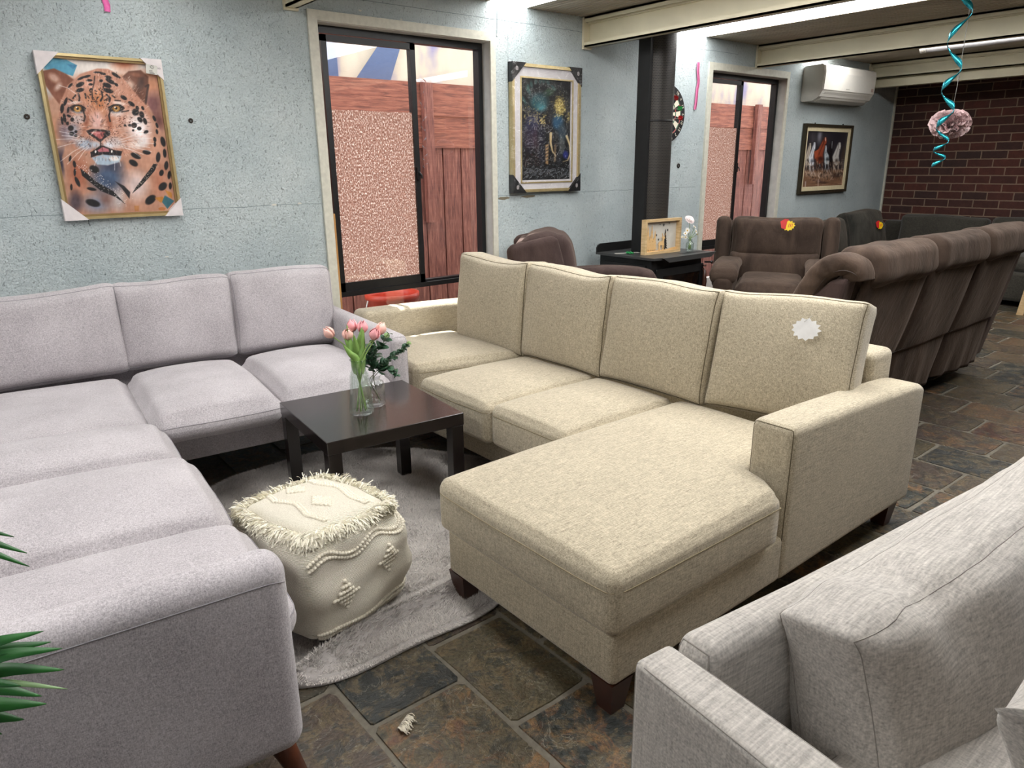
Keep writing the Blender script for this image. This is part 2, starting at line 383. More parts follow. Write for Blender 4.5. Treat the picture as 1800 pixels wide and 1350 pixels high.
# floor: one slab of slate tiles over grout
def build_floor():
    V=[];Fc=[];cols=[]; mats=[]
    def addtile(x0,x1,y0,y1,c,i):
        g=.0065; n=len(V); pts=[]
        x0+=g;x1-=g;y0+=g;y1-=g; rg=random
        if x1-x0<.03 or y1-y0<.03: return
        ch=rg.uniform(.004,.02)
        ring=[(x0+ch,y0),((x0+x1)/2,y0),(x1-ch,y0),(x1,y0+ch),(x1,(y0*2+y1)/3),(x1,(y0+y1*2)/3),(x1,y1-ch),(x1-ch,y1),((x0+x1)/2,y1),(x0+ch,y1),(x0,y1-ch),(x0,(y0+y1*2)/3),(x0,(y0*2+y1)/3),(x0,y0+ch)]
        ring=[(a+rg.uniform(-.0035,.0035),b+rg.uniform(-.0035,.0035)) for a,b in ring]
        cx,cy=(x0+x1)/2,(y0+y1)/2; z=rg.uniform(-.0015,0)
        top=[(cx+(a-cx)*.985,cy+(b-cy)*.985,z) for a,b in ring]; bot=[(a,b,z-.006) for a,b in ring]
        V.extend(top+bot); k=len(ring); cols.extend([c]*(2*k))
        Fc.append(tuple(range(n,n+k))); mats.append(0)
        for j in range(k): Fc.append((n+j,n+k+j,n+k+(j+1)%k,n+(j+1)%k)); mats.append(0)
    known={(.645,0):1.387,(.935,0):1.18,(1.205,0):.955}
    xb=[.645-.29*k for k in range(13,0,-1)]+[.645,.935]+[1.205+.2862*k for k in range(0,29)]
    phase={}
    seq={3.2:1.065,3.49:1.24,3.78:1.03,4.06:1.20,4.35:1.39,4.64:1.18,4.92:1.345,5.2:1.54}
    for i in range(len(xb)-1):
        x0,x1=xb[i],xb[i+1]
        if x0>BX: break
        j0=1.385+(0 if i%2 else .2)+random.uniform(-.04,.04)
        for kx,ky in list(seq.items())+[(.645,1.387),(.935,1.18),(1.205,.955)]:
            if abs(kx-x0)<.05: j0=ky
        y=j0-.395*12; 
        while y<WY:
            y1=y+.395+ (random.uniform(-.01,.01) if abs(y-j0)>.9 else 0)
            a=random.random(); r=random.random()**1.2
            c=(a, 1.0 if random.random()<.3 else random.random()*.35, random.random())
            if abs(x0-.645)<.02 and abs(y1-j0)<.05: c=(.42,1,.3)
            if abs(x0-.645)<.02 and abs(y-j0)<.05: c=(.1,.05,.7)
            if abs(x0-.935)<.02 and abs(y-j0)<.05: c=(.36,.25,.15)
            if abs(x0-.935)<.02 and abs(y1-j0)<.05: c=(.12,1,.9)
            if abs(x0-.355)<.02 and abs(y1-1.585)<.25: c=(.6,.1,.5)
            if abs(x0-3.49)<.03 and abs(y1-1.24)<.1: c=(.05,.1,.4)
            if abs(x0-3.2)<.03 and abs(y1-1.065)<.1: c=(.5,.5,.2)
            if abs(x0-3.78)<.03 and abs(y-1.03)<.1: c=(.72,.9,.8)
            if abs(x0-4.06)<.03 and abs(y1-1.2)<.1: c=(1,.9,.1)
            if abs(x0-4.35)<.03 and abs(y1-1.39)<.1: c=(.9,.9,.6)
            addtile(x0,x1,max(y,-3),min(y1,WY),c,i); y=y1
    n=len(V); V.extend([(-3,-3,-.004),(BX,-3,-.004),(BX,WY,-.004),(-3,WY,-.004)]); cols.extend([(0,0,0)]*4); Fc.append((n,n+1,n+2,n+3)); mats.append(1)
    n=len(V); V.extend([(-3,-3,-.1),(BX,-3,-.1),(BX,WY,-.1),(-3,WY,-.1)]); cols.extend([(0,0,0)]*4); Fc.append((n+3,n+2,n+1,n)); mats.append(1)
    o=struct('floor',(V,Fc),[M['slate'],M['grout']],smooth=False,col=np.array(cols))
    o.data.polygons.foreach_set('material_index',mats)
build_floor()
# ceiling: ribbed sheet along y, with gaps filled by glowing roofing strips, real and added
strips=[(-1.35,-.85),(.80,1.08),(3.12,3.45),(4.97,5.42),(7.02,7.4)]  # first two strips are unseen, added as fill light for the sofas
def ribbed(x0,x1,y0,y1,z,pitch=.045,d=.007):
    V=[];Fc=[];xs=x0;prof=[]
    while xs<x1-1e-6:
        for dx,dz in ((0,0),(.55,0),(.65,d),(.9,d)):
            prof.append((min(xs+pitch*dx,x1),z+dz))
        xs+=pitch
    prof.append((x1,z)); n=len(prof)
    V=[(p[0],y0,p[1]) for p in prof]+[(p[0],y1,p[1]) for p in prof]+[(x0,y0,z+.05),(x1,y0,z+.05),(x1,y1,z+.05),(x0,y1,z+.05)]
    Fc=[(i,i+n,i+n+1,i+1) for i in range(n-1)]+[(2*n,2*n+1,2*n+2,2*n+3)]
    return V,Fc
xs=[-3.0]; segs=[]
for a,b in strips: segs.append((xs[-1],a)); xs.append(b)
segs.append((xs[-1],BX))
WX,WYE=2.3,2.6; YS=.1      # unseen widening of the third strip, added as fill; strips cut short for light
cs=[]
for a,b in segs:
    if abs(b-3.12)<.01: cs+=[ribbed(a,WX,YS,WYE,CZ),ribbed(a,b,WYE,WY,CZ)]
    else: cs.append(ribbed(a,b,YS,WY,CZ))
cs+=[ribbed(a,b,3.75,WY,CZ) for a,b in strips[:2]]; cs.append(ribbed(-3.0,BX,-3,YS,CZ))
struct('ceiling', join(*cs), M['ceil'], smooth=False)
t = NT('glowing_translucent_roof_sheet'); g_ = t.ramp(t.noise(t.coord((30,.3,1)),1.5,3),[(.3,(.78,.77,.74)),(.7,(1,1,1))]); t.base(g_); t.l(g_, t.b.inputs['Emission Color']); t.b.inputs['Emission Strength'].default_value = SKYLIGHT_AND_FILL; M['sky'] = t.m
for i,(a,b) in enumerate(strips):
    vf=ribbed(a,b,YS,WY if i>1 else 3.75,CZ+.002)
    if i==2: vf=join(vf,ribbed(WX,a,YS,WYE,CZ+.002))
    o=struct('skylight_or_fill_%d'%(i+1), vf, M['sky'], smooth=False)
    o['label']='one of the glowing ceiling strips, some real skylights and some added as fill light'
# beams
def beam(x, zb, zt, y0=-3.0, y1=WY, w_=.075, facing=-1):
    s=facing; p=[]
    web=box(min(x,x+.012*-s),max(x,x+.012*-s),y0,y1-.02,zb,zt)
    def fl(z0,z1,xw): return box(x-(xw if s<0 else 0), x+(xw if s>0 else .012), y0, y1-.02, z0, z1)
    p=[web, fl(zb,zb+.012,.055), fl(zt-.012,zt,.055), box(x-.055,x-.047,y0,y1-.02,zb,zb+.032), box(x-.055,x-.047,y0,y1-.02,zt-.035,zt),
       box(x-.02,x,y0,y1-.02,zb+.028,zb+.04), box(x-.02,x,y0,y1-.02,zt-.042,zt-.03)]
    plate=box(x-.062,x+.02,y1-.022,y1-.004,zb-.012,zt)
    return p, plate
for i,(x,zb,zt) in enumerate(((1.80,2.185,CZ-.004),(4.03,2.172,CZ-.004),(6.22,2.185,CZ-.004),(8.37,2.212,CZ-.004))):
    p,plate=beam(x,zb,zt); o=struct('trim_%d'%(i+1), join(*p), M['cream'], smooth=False); o['label']='cream steel ceiling beam running out from the blue wall'
    obj('end_plate', plate, M['cream'], o, smooth=False)
    bo=[lathe([(0,-.004),(.006,-.004),(.006,0),(0,0)],(0,0,0),8) for _ in (0,1)]
    obj('bolt', join(*[xf(b_, Matrix.Translation((x-.035,WY-.024,z_))@Matrix.Rotation(math.pi/2,4,'X')) for b_,z_ in zip(bo,(zb+.02,zt-.03))]), M['grey_vent'], o)
o=struct('trim_5', join(box(8.385,8.47,-3,WY-.004,2.125,CZ-.006),box(8.36,8.385,-3,WY-.004,2.125,2.20)), M['cream'], smooth=False); o['label']='cream board fixed against the far side of the last ceiling beam'
struct('trim_6', box(BX-.022,BX-.001,WY-.022,WY-.001,0,2.368), M['cream_trim'], smooth=False)['label']='thin pale strip in the corner where blue wall meets brick'
# fine joint lines in the wall, paint chips
M['crack'] = plain('hairline_crack', rgb(112,126,130), .9); M['chip'] = plain('bare_plaster', rgb(214,212,202), .9); M['chipdark']=plain('bare_board', rgb(120,112,94), .9)
def strip_on_wall(pts, w_=.003, y=WY-.0006):
    P=[(p[0],y,p[1]) for p in pts]; V=[];Fc=[]
    for i,p in enumerate(P):
        a=P[max(i-1,0)]; b=P[min(i+1,len(P)-1)]; dx,dz=b[0]-a[0],b[2]-a[2]; l=math.hypot(dx,dz)+1e-9
        V+=[(p[0]-dz/l*w_/2,y,p[2]+dx/l*w_/2),(p[0]+dz/l*w_/2,y,p[2]-dx/l*w_/2)]
    for i in range(len(P)-1): Fc.append((2*i,2*i+1,2*i+3,2*i+2))
    return V,Fc
def jag(x0,z0,x1,z1,n=14,a=.004): return [(x0+(x1-x0)*i/n, z0+(z1-z0)*i/n+random.uniform(-a,a)) for i in range(n+1)]
o=struct('trim_7', join(strip_on_wall(jag(-2.5,1.163,1.86,1.165,40,.003),.0022), strip_on_wall(jag(3.18,1.163,5.4,1.165,30,.003),.0022),
   strip_on_wall(jag(2.2,2.275,5.9,2.275,40,.002),.0025), strip_on_wall(jag(3.19,2.17,3.2,2.36,10,.004),.006),strip_on_wall([(3.28,1.2),(3.285,2.2)],.002)), M['crack'], smooth=False)
o['label']='hairline joints in the painted wall sheets'
ch=[]
for (x,z,a,b) in ((1.58,1.168,.02,.006),(1.73,1.170,.016,.005),(2.2,2.22,.012,.006),(2.47,2.2,.01,.006),(2.62,2.19,.014,.005),(3.2,2.185,.012,.012),(.98,.93,.012,.004)):
    pts=[(x+a*math.cos(k*.7)*random.uniform(.6,1),WY-.001,z+b*math.sin(k*.7)*random.uniform(.6,1)) for k in range(9)]; ch.append((pts,[tuple(range(9))[::-1]]))
obj('paint_chips', join(*ch), M['chip'], o, smooth=False)
ch=[]
for (x,z,a,b) in ((3.23,1.145,.06,.012),(3.46,1.15,.075,.012)):
    pts=[(x+a*math.cos(k*.45)*random.uniform(.75,1),WY-.0012,z+b*math.sin(k*.45)*random.uniform(.6,1)) for k in range(14)]; ch.append((pts,[tuple(range(14))[::-1]]))
obj('bare_patches', join(*ch), M['chipdark'], o, smooth=False)
# ================================================================ WINDOWS
t = NT('rain_textured_film'); co=t.coord((1,1,.55)); n1=t.noise(co,150,3,.6); n2=t.noise(t.coord(),5,3)
cf=t.ramp(n1,[(.42,rgb(158,122,110)),(.53,rgb(192,158,144)),(.63,rgb(255,250,246))]); cf=t.mix(t.math('MULTIPLY',n2,.2),cf,rgb(170,140,130))
d=t.n('ShaderNodeBsdfDiffuse'); tr=t.n('ShaderNodeBsdfTranslucent'); tp=t.n('ShaderNodeBsdfTransparent'); m1=t.n('ShaderNodeMixShader',i_0=.5); m2=t.n('ShaderNodeMixShader',i_0=.12)
t.l(cf,d.inputs[0]); t.l(cf,tr.inputs[0]); t.l(d.outputs[0],m1.inputs[1]); t.l(tr.outputs[0],m1.inputs[2]); t.l(m1.outputs[0],m2.inputs[1]); t.l(tp.outputs[0],m2.inputs[2]); t.l(m2.outputs[0],t.o.inputs[0]); M['film']=t.m
M['reveal'] = plain('weathered_white_reveal', rgb(196,194,188), .6, 0, .12, 12, .1)
M['rawwood'] = plain('raw_timber', rgb(190,140,80), .6, 0, .12, 14)
def window(name, x0, x1, zt, sx1, mx, ztrim, film_top, fy, gap, label):
    root=struct(name, join(box(x0-.055,x0,WY-.016,WY,0,ztrim),box(x1,x1+.042,WY-.016,WY,0,ztrim),box(x0,x1,WY-.016,WY,zt,ztrim)), M['cream_trim'], smooth=False, origin=(x0,WY,0))
    root['label']=label
    obj('reveal', join(box(x1,x1+.004,WY-.002,WY+TH,0.02,zt),box(x0-.002,x0+.003,WY-.002,WY+TH,0.02,zt),box(x0,x1,WY-.002,WY+TH,zt-.004,zt+.002)), M['reveal'], root, smooth=False)
    b=.585
    P=[box(x0+.004,x0+.02,fy,fy+.06,.1,zt-.004), box(x1-.034,x1-.002,fy,fy+.06,.1,zt-.004), box(x0+.02,x1-.03,fy,fy+.06,zt-.045,zt-.004),
       box(x0+.02,x1-.03,fy-.01,fy+.06,b,b+.03), box(x0+.02,x1-.03,fy+.01,fy+.06,b+.03,b+.045), box(mx-.02,mx+.018,fy+.03,fy+.055,b+.03,zt-.04), box(x0+.02,x1-.03,fy,fy+.06,.1,.14)]
    obj('window_frame', join(*P), M['black_alu'], root, smooth=False)
    s0=x0+gap; s1=sx1; y=fy+.004
    P=[box(s0,s0+.034,y,y+.022,b+.03,zt-.05), box(s1-.036,s1,y,y+.022,b+.03,zt-.05), box(s0,s1,y,y+.022,zt-.085,zt-.05), box(s0,s1,y,y+.022,b+.03,b+.085)]
    sash=obj('sliding_sash', join(*P), M['black_alu'], root, smooth=False)
    obj('glass_pane', box(s0+.03,s1-.03,y+.009,y+.013,b+.08,zt-.08), M['glass'], sash, smooth=False)
    obj('textured_film', box(s0+.034,s1-.036,y+.014,y+.0155,b+.085,film_top), M['film'], sash, smooth=False, label='rain textured brown pink film on the lower pane')
    obj('sash_latch', join(box(s1-.03,s1-.008,y-.014,y,1.28,1.36),tube([(s1-.02,y-.016,1.33),(s1-.012,y-.03,1.31),(s1-.008,y-.03,1.29)],.006)), M['black_alu'], sash, smooth=False)
    obj('fixed_pane', box(mx,x1-.03,fy+.04,fy+.044,b+.04,zt-.04), M['glass'], root, smooth=False)
    obj('lower_pane', box(x0+.02,x1-.03,fy+.04,fy+.044,.13,b), M['glass'], root, smooth=False)
    return root
w1=window('window_1',1.925,3.125,2.14,2.605,2.595,2.192,1.69,4.125,.055,'tall sliding window nearest the grey sofa, framed in chipped cream boards')
obj('timber_packer', box(1.928,1.95,4.062,4.12,.2,1.1), M['rawwood'], w1, smooth=False)
w2=window('window_2',5.53,6.70,2.125,6.13,6.12,2.185,1.67,4.125,.02,'tall sliding window beyond the stove, behind the big recliner')
# ================================================================ OUTSIDE
t = NT('red_brown_fence_timber'); nn=t.noise(t.coord((9,9,.8)),7,5,.65,.6); t.base(t.ramp(nn,[(.3,rgb(92,50,44)),(.5,rgb(136,80,68)),(.7,rgb(172,112,94))])); t.bump(nn,.4,.01); M['fence']=t.set(Roughness=.75)
t = NT('red_brown_fence_board'); nn=t.noise(t.coord((.8,9,9)),7,5,.65,.6); t.base(t.ramp(nn,[(.3,rgb(104,60,50)),(.5,rgb(152,88,70)),(.7,rgb(182,114,90))])); t.bump(nn,.4,.01); M['fenceh']=t.set(Roughness=.75)
FY=5.4
f=thing('timber_fence','red-brown timber fence outside the windows, boards upright below and level above','fence',(5,FY,0))
P=[];x=0.8
while x<10.4:
    P.append(box(x,x+.178,FY+random.uniform(0,.008),FY+.03,0,1.52)); x+=.19
P.append(box(.8,10.4,FY+.03,FY+.04,0,2.0))
obj('upright_boards', join(*P), M['fence'], f, smooth=False)
for k in range(4): obj('level_board', join(box(.8,10.4,FY-.02+.012*(k%2),FY+.01+.012*(k%2),1.512+.128*k,1.642+.128*k)), M['fenceh'], f, smooth=False)
for x in (1.1,3.47,5.9,8.30,10.2): obj('post', join(box(x-.045,x+.045,FY-.075,FY-.025,1.10 if x>8 else .9,2.04)), M['fence'], f, smooth=False)
t = NT('cream_shade_cloth'); n_=t.noise(t.coord((1,1,40)),14,2); c1=t.ramp(t.noise(t.coord((1.6,1,.9),loc=(0,0,1)),2.2,3),[(.35,rgb(140,132,160)),(.5,rgb(196,180,160)),(.65,rgb(208,192,170))]); c1=t.mix(t.math('MULTIPLY',n_,.2),c1,rgb(150,140,140))
d=t.n('ShaderNodeBsdfDiffuse'); tr=t.n('ShaderNodeBsdfTranslucent'); m1=t.n('ShaderNodeMixShader',i_0=.12); t.l(c1,d.inputs[0]); t.l(c1,tr.inputs[0]); t.l(d.outputs[0],m1.inputs[1]); t.l(tr.outputs[0],m1.inputs[2]); t.l(m1.outputs[0],t.o.inputs[0]); M['cloth']=t.m
V=[];Fc=[];nx=60
for i in range(nx+1):
    x=.6+9.8*i/nx
    for j,z in enumerate((2.03,2.3,2.6,3.0,3.4)): V.append((x,FY+.25+.02*math.sin(x*7+z*3),z))
for i in range(nx):
    for j in range(4): a=i*5+j; Fc.append((a,a+5,a+6,a+1))
so=obj('shade_cloth',(V,Fc),M['cloth'],origin=(5,FY+.25,2.03)); tag(so,'cream and lilac shade cloth stretched above the timber fence outside','shade cloth')
M['cloth_shadow']=plain('blue_grey_shadow',rgb(96,108,140),.8)  # blue-grey panels stand in for structure shadows on the shade cloth
for i,(pts,lb) in enumerate((([(2.30,2.03),(2.62,2.03),(2.30,2.42)],'blue-grey panel as a shadow on the shade cloth, at the left of near window'),([(2.87,2.03),(3.06,2.03),(3.05,2.6),(2.93,2.6)],'narrow upright blue-grey panel as a shadow on the shade cloth in near window'),([(3.20,2.03),(3.52,2.03),(3.72,2.5),(3.68,2.6)],'blue-grey panel as a shadow on the shade cloth, right of the upright one'))):
    o=obj('shadow_panel', prism([(p[0]-.25,p[1]) for p in pts], Matrix.Translation((0,FY+.19,0)), .004), M['cloth_shadow'], origin=(pts[0][0],FY+.19,2.03), smooth=False); tag(o,lb,'cloth shadow')
M['redplastic']=plain('red_plastic',rgb(214,74,52),.4,0,.04)
o=thing('plastic_tub','bright red plastic tub on the ground outside the near window','tub',(2.62,4.62,-.02))
obj('tub_body', xf(lathe([(.001,0),(.15,0),(.19,.46),(.2,.46),(.2,.5),(.185,.5),(.18,.46),(.145,.02),(.001,.02)],(0,0,0),24), Matrix.Translation((2.62,4.62,-.02))), M['redplastic'], o)
obj('tub_handle', tube([(2.42,4.62,.44),(2.40,4.62,.38),(2.40,4.56,.33),(2.40,4.5,.38)],.006), M['white'], o)
M['concrete']=plain('outside_concrete',rgb(150,142,132),.9,0,.1,9,.2)
struct('ground_outside', box(-.5,11,WY+TH,6.2,-.1,-.02), M['concrete'], smooth=False)
# ================================================================ STOVE
st=thing('wood_heater','black freestanding wood heater with glass door standing against the blue wall','stove',(4.33,3.6,0))
x0,x1,y0,y1=4.02,4.63,3.36,3.86
obj('firebox_body', join(box(x0,x1-.02,y0,y1,.16,.70),box(x0+.06,x1-.08,y0+.06,y1-.03,.0,.16)), M['black_steel'], st, smooth=False)
obj('side_panel', join(box(x0-.012,x0,y0+.04,y1-.06,.2,.66)), M['black_steel'], st, smooth=False)
obj('corner_pillar', box(x0-.008,x0+.05,y0-.012,y0+.03,.16,.70), M['black_steel'], st, smooth=False)
pl=[(x0-.03,3.31),(x0+.10,3.29),(x1+.02,3.29),(x1+.02,y1+.02),(x0-.03,y1+.02)]
V=[(a,b,.705) for a,b in pl]+[(a,b,.722) for a,b in pl]; n=5
obj('top_plate',(V,[(4,3,2,1,0),(5,6,7,8,9)]+[(i,(i+1)%n,(i+1)%n+n,i+n) for i in range(n)]),M['grey_steel'],st,smooth=False)
obj('front_lip', prism([(0,0),(.07,-.035),(x1+.02-x0-.07,-.035),(x1+.02-x0-.01,0)], Matrix.Translation((x0+.03,3.272,.722)), .02), M['grey_steel'], st, smooth=False)
sl=[]
for i in range(26):
    for j in range(3): sl.append(box(x0+.33+i*.0105,x0+.337+i*.0105,3.33+j*.022,3.343+j*.022,.7222,.7228))
obj('vent_slots', join(*sl), M['black_alu'], st, smooth=False)
obj('rear_upstand', prism([(0,0),(0,.035),(.012,.055),(.04,.065),(x1-x0+.01,.065),(x1-x0+.05,.04),(x1-x0+.05,0)], Matrix.Translation((x0-.03,y1+.005,.72)), .012), M['black_steel'], st, smooth=False)
dr=obj('door', join(box(x0+.03,x1-.03,y0-.03,y0-.005,.58,.635),box(x0+.03,x1-.03,y0-.03,y0-.005,.2,.25),box(x0+.03,x0+.105,y0-.03,y0-.005,.25,.58),box(x1-.06,x1-.03,y0-.03,y0-.005,.25,.58)), M['black_steel'], st, smooth=False)
t=NT('sooty_stove_glass'); t.base(t.ramp(t.noise(t.coord((2,1,.8)),6,4),[(.45,rgb(14,11,10)),(.7,rgb(60,38,24))])); M['soot']=t.set(Roughness=.12)
obj('door_glass', box(x0+.10,x1-.055,y0-.018,y0-.012,.24,.59), M['soot'], dr, smooth=False)
M['handle_wood']=plain('dark_turned_wood',rgb(66,40,30),.35,0,.2)
obj('door_handle', join(tube([(x1-.045,y0-.035,.60),(x1-.045,y0-.055,.58),(x1-.045,y0-.06,.5),(x1-.045,y0-.055,.40),(x1-.045,y0-.035,.38)],[.008,.013,.018,.013,.008],10),tube([(x1-.045,y0-.05,.615),(x1-.045,y0-.05,.625)],.014,10)), M['handle_wood'], dr)
obj('air_knob', tube([(x1-.0,y0-.02,.64),(x1-.0,y0-.07,.645),(x1-.0,y0-.085,.645)],[.006,.006,.014],10), M['black_alu'], st)
[obj('foot', box(a,a+.05,b,b+.05,0,.16), M['black_steel'], st, smooth=False) for a in (x0+.01,x1-.09) for b in (y0+.01,y1-.07)]
# flue with perforated shield
t=NT('perforated_black_flue'); tc=t.n('ShaderNodeTexCoord'); mp=t.n('ShaderNodeMapping'); mp.inputs['Scale'].default_value=(78,154,1); t.l(tc.outputs['UV'],mp.inputs[0]); sp=t.n('ShaderNodeSeparateXYZ'); t.l(mp.outputs[0],sp.inputs[0])
row=t.math('FLOOR',sp.outputs[1]); sh=t.math('MULTIPLY',t.math('MODULO',row,2),.5); u=t.math('SUBTRACT',t.math('FRACT',t.math('ADD',sp.outputs[0],sh)),.5); v=t.math('SUBTRACT',t.math('FRACT',sp.outputs[1]),.5)
dd=t.math('SQRT',t.math('ADD',t.math('MULTIPLY',u,u),t.math('MULTIPLY',v,v))); hole=t.math('LESS_THAN',dd,.33)
t.base(t.mix(hole,rgb(66,62,58),rgb(12,11,11))); t.bump(t.math('SUBTRACT',1,hole),.5,.002); M['perf']=t.set(Roughness=.45,Metallic=.3)
fx,fyy,fr=4.345,3.66,.132
V=[];uv=[];Fc=[];ns=48
for j in range(ns+1):
    a=2*math.pi*j/ns
    for k,z in enumerate((.725,CZ-.002)): V.append((fx+fr*math.cos(a),fyy+fr*math.sin(a),z)); uv.append((j/ns,k))
for j in range(ns): Fc.append((2*j,2*j+2,2*j+3,2*j+1))
fl=thing('flue_pipe','tall black perforated flue pipe rising from the wood heater to the ceiling','flue',(fx,fyy,.725))
obj('perforated_shield',(V,Fc),M['perf'],fl,uv=uv)
obj('inner_pipe', lathe([(.09,0),(.09,CZ-.73)],(fx,fyy,.725),24), M['black_steel'], fl)
obj('shield_joint', lathe([(fr+.001,-.006),(fr+.004,-.004),(fr+.004,.004),(fr+.001,.006)],(fx,fyy,1.66),48), M['black_steel'], fl)
obj('side_flange', box(fx-fr-.012,fx-fr+.03,fyy-.06,fyy+.05,.725,CZ-.003), M['black_steel'], fl, smooth=False)
# things on the heater
sbx=thing('shadow_box','pale timber shadow box with cut-out trees and a deer standing on the heater','ornament',(4.27,3.44,.722))
ang=math.radians(-3)
SM=Matrix.Translation((4.085,3.475,.7228))@Matrix.Rotation(ang,4,'Z')
bw,bh,bd,ft=.385,.252,.042,.018
obj('box_frame', xf(join(box(0,bw,0,bd,0,ft),box(0,bw,0,bd,bh-ft,bh),box(0,ft,0,bd,ft,bh-ft),box(bw-ft,bw,0,bd,ft,bh-ft)),SM), M['pine'], sbx, smooth=False)
M['offwhite']=plain('off_white_card',rgb(206,202,192),.8); M['darkwood']=plain('black_stained_ply',rgb(30,32,34),.6); M['ply']=plain('laser_cut_ply',rgb(222,184,130),.6)
obj('backing_card', xf(box(ft,bw-ft,bd-.006,bd-.002,ft,bh-ft),SM), M['offwhite'], sbx, smooth=False)
def tree(x,z,h,w_,tiers=6):
    L=[(x,z+h)];R=[]
    for i in range(tiers):
        zz=z+h*(1-(i+1)/(tiers+.5)); ww=w_*(i+1.2)/(tiers+1)/2
        L+=[(x-ww,zz),(x-ww*.35,zz+.007)]; R+=[(x+ww,zz),(x+ww*.35,zz+.007)]
    poly=L+[(x-.004,z+.01),(x-.004,z),(x+.004,z),(x+.004,z+.01)]+R[::-1]
    return poly
for (x,h,w_) in ((.050,.185,.062),(.092,.195,.058),(.128,.15,.05),(.072,.12,.055),(.112,.10,.05)):
    obj('cut_out_tree', prism(tree(x,ft,h,w_), SM@Matrix.Translation((0,.018+x*.05,0)), .003), M['ply'], sbx, smooth=False)
obj('dark_tree', prism(tree(.245,ft,.155,.06,8), SM@Matrix.Translation((0,.03,0)), .003), M['darkwood'], sbx, smooth=False)
deer=[(.165,0),(.168,.035),(.163,.05),(.168,.066),(.19,.07),(.205,.072),(.208,.09),(.198,.094),(.199,.10),(.206,.104),(.200,.125),(.204,.127),(.212,.108),(.218,.103),(.228,.106),(.238,.128),(.24,.126),(.224,.1),(.233,.094),(.232,.088),(.224,.088),(.222,.066),(.226,.04),(.224,0),(.219,0),(.218,.034),(.212,.042),(.21,0),(.205,0),(.205,.042),(.184,.04),(.18,.02),(.184,0),(.179,0),(.174,.02),(.172,0)]
obj('cut_out_deer', prism([(a,b+ft) for a,b in deer], SM@Matrix.Translation((0,.02,0)), .003), M['ply'], sbx, smooth=False)
fk=[]
for (x,z,r) in ((.15,.135,.010),(.175,.10,.010),(.185,.21,.006),(.225,.205,.012),(.285,.215,.007),(.27,.165,.010)):
    for k in range(3):
        a=k*math.pi/3; dx,dz=r*math.cos(a),r*math.sin(a); px,pz=-dz*.18,dx*.18
        fk.append(([(x-dx-px,bd-.008,z-dz-pz),(x+dx-px,bd-.008,z+dz-pz),(x+dx+px,bd-.008,z+dz+pz),(x-dx+px,bd-.008,z-dz+pz)],[(0,1,2,3)]))
[obj('snowflake', xf(join(*fk[3*q:3*q+3]),SM), M['darkwood'], sbx, smooth=False) for q in range(len(fk)//3)]
obj('snow_bank', prism([(ft,ft),(ft,ft+.010),(.12,ft+.005),(.26,ft+.006),(.32,ft+.016),(bw-ft,ft+.02),(bw-ft,ft)], SM@Matrix.Translation((0,.024,0)), .004), M['ply'], sbx, smooth=False)
M['paper']=plain('white_paper',rgb(206,204,196),.8)
o=obj('paper_strip', xf(box(0,.2,-.015,.015,0,.002),Matrix.Translation((4.01,3.70,.7228))@Matrix.Rotation(-.35,4,'Z')), M['paper'], origin=(4.01,3.70,.7228), smooth=False); tag(o,'white paper strip lying on the heater top beside the green bow','paper')
M['greenfoil']=plain('shiny_green_foil',rgb(24,128,66),.25,.3,.1)
P=[]
for k in range(5):
    a=k*1.256; P.append(xf(lathe([(.001,-.004),(.012,-.003),(.014,0),(.012,.005),(.001,.006)],(0,0,0),10), Matrix.Translation((4.085+.018*math.cos(a),3.62+.018*math.sin(a),.731))@Matrix.Rotation(.5,4,'X')))
o=obj('foil_bow', join(*P), M['greenfoil'], origin=(4.085,3.62,.7228)); tag(o,'small shiny green foil bow on the heater, left of the shadow box','ornament')
# fireside tool stand
tl=thing('fire_tool_stand','small black wrought iron fire tool stand beside the heater','tool stand',(3.87,3.86,0))
obj('stand', join(tube([(3.87,3.86,0),(3.87,3.86,.50),(3.87,3.86,.585)],.007,8),lathe([(.001,0),(.075,0),(.075,.012),(.001,.015)],(3.87,3.86,0),20),
    tube(smooth_path([(3.80,3.88,.48),(3.80,3.88,.57),(3.83,3.87,.575),(3.91,3.86,.575),(3.96,3.86,.57),(3.965,3.86,.48)]),.005,6)), M['black_steel'], tl)
obj('hanging_poker', tube([(3.83,3.85,.57),(3.835,3.85,.30),(3.84,3.85,.08)],.006,6), M['black_steel'], tl)
obj('hanging_shovel', join(tube([(3.94,3.84,.57),(3.942,3.84,.2)],.005,6),box(3.91,3.975,3.835,3.842,.07,.2)), M['black_steel'], tl)
obj('knob', lathe([(.001,.018),(.014,.01),(.016,0),(.012,-.01),(.001,-.014)],(3.87,3.86,.59),14), M['black_steel'], tl)
# ================================================================ AIR CONDITIONER
ac=thing('air_conditioner','white split-system air conditioner unit high on the blue wall beyond the far window','air conditioner',(7.35,WY,2.09))
ax0,ax1=7.0,8.03
prof=[(0,.30),(-.015,.318),(-.19,.325),(-.215,.31),(-.222,.25),(-.215,.09),(-.185,.035),(-.12,.0),(-.02,-.005),(0,.0)]
def extrude_x(prof,x0,x1,y,z):
    n=len(prof); V=[(x0,y+p[0],z+p[1]) for p in prof]+[(x1,y+p[0],z+p[1]) for p in prof]
    return V,[tuple(range(n))[::-1],tuple(range(n,2*n))]+[(i,(i+1)%n,(i+1)%n+n,i+n) for i in range(n)]
obj('casing', extrude_x(prof,ax0,ax1,WY,1.935), M['white'], ac, smooth=False)
obj('front_panel', extrude_x([(-.2,.318),(-.222,.31),(-.23,.25),(-.223,.095),(-.216,.095),(-.216,.31)],ax0+.005,ax1-.004,WY,1.935), M['white'], ac, smooth=False)
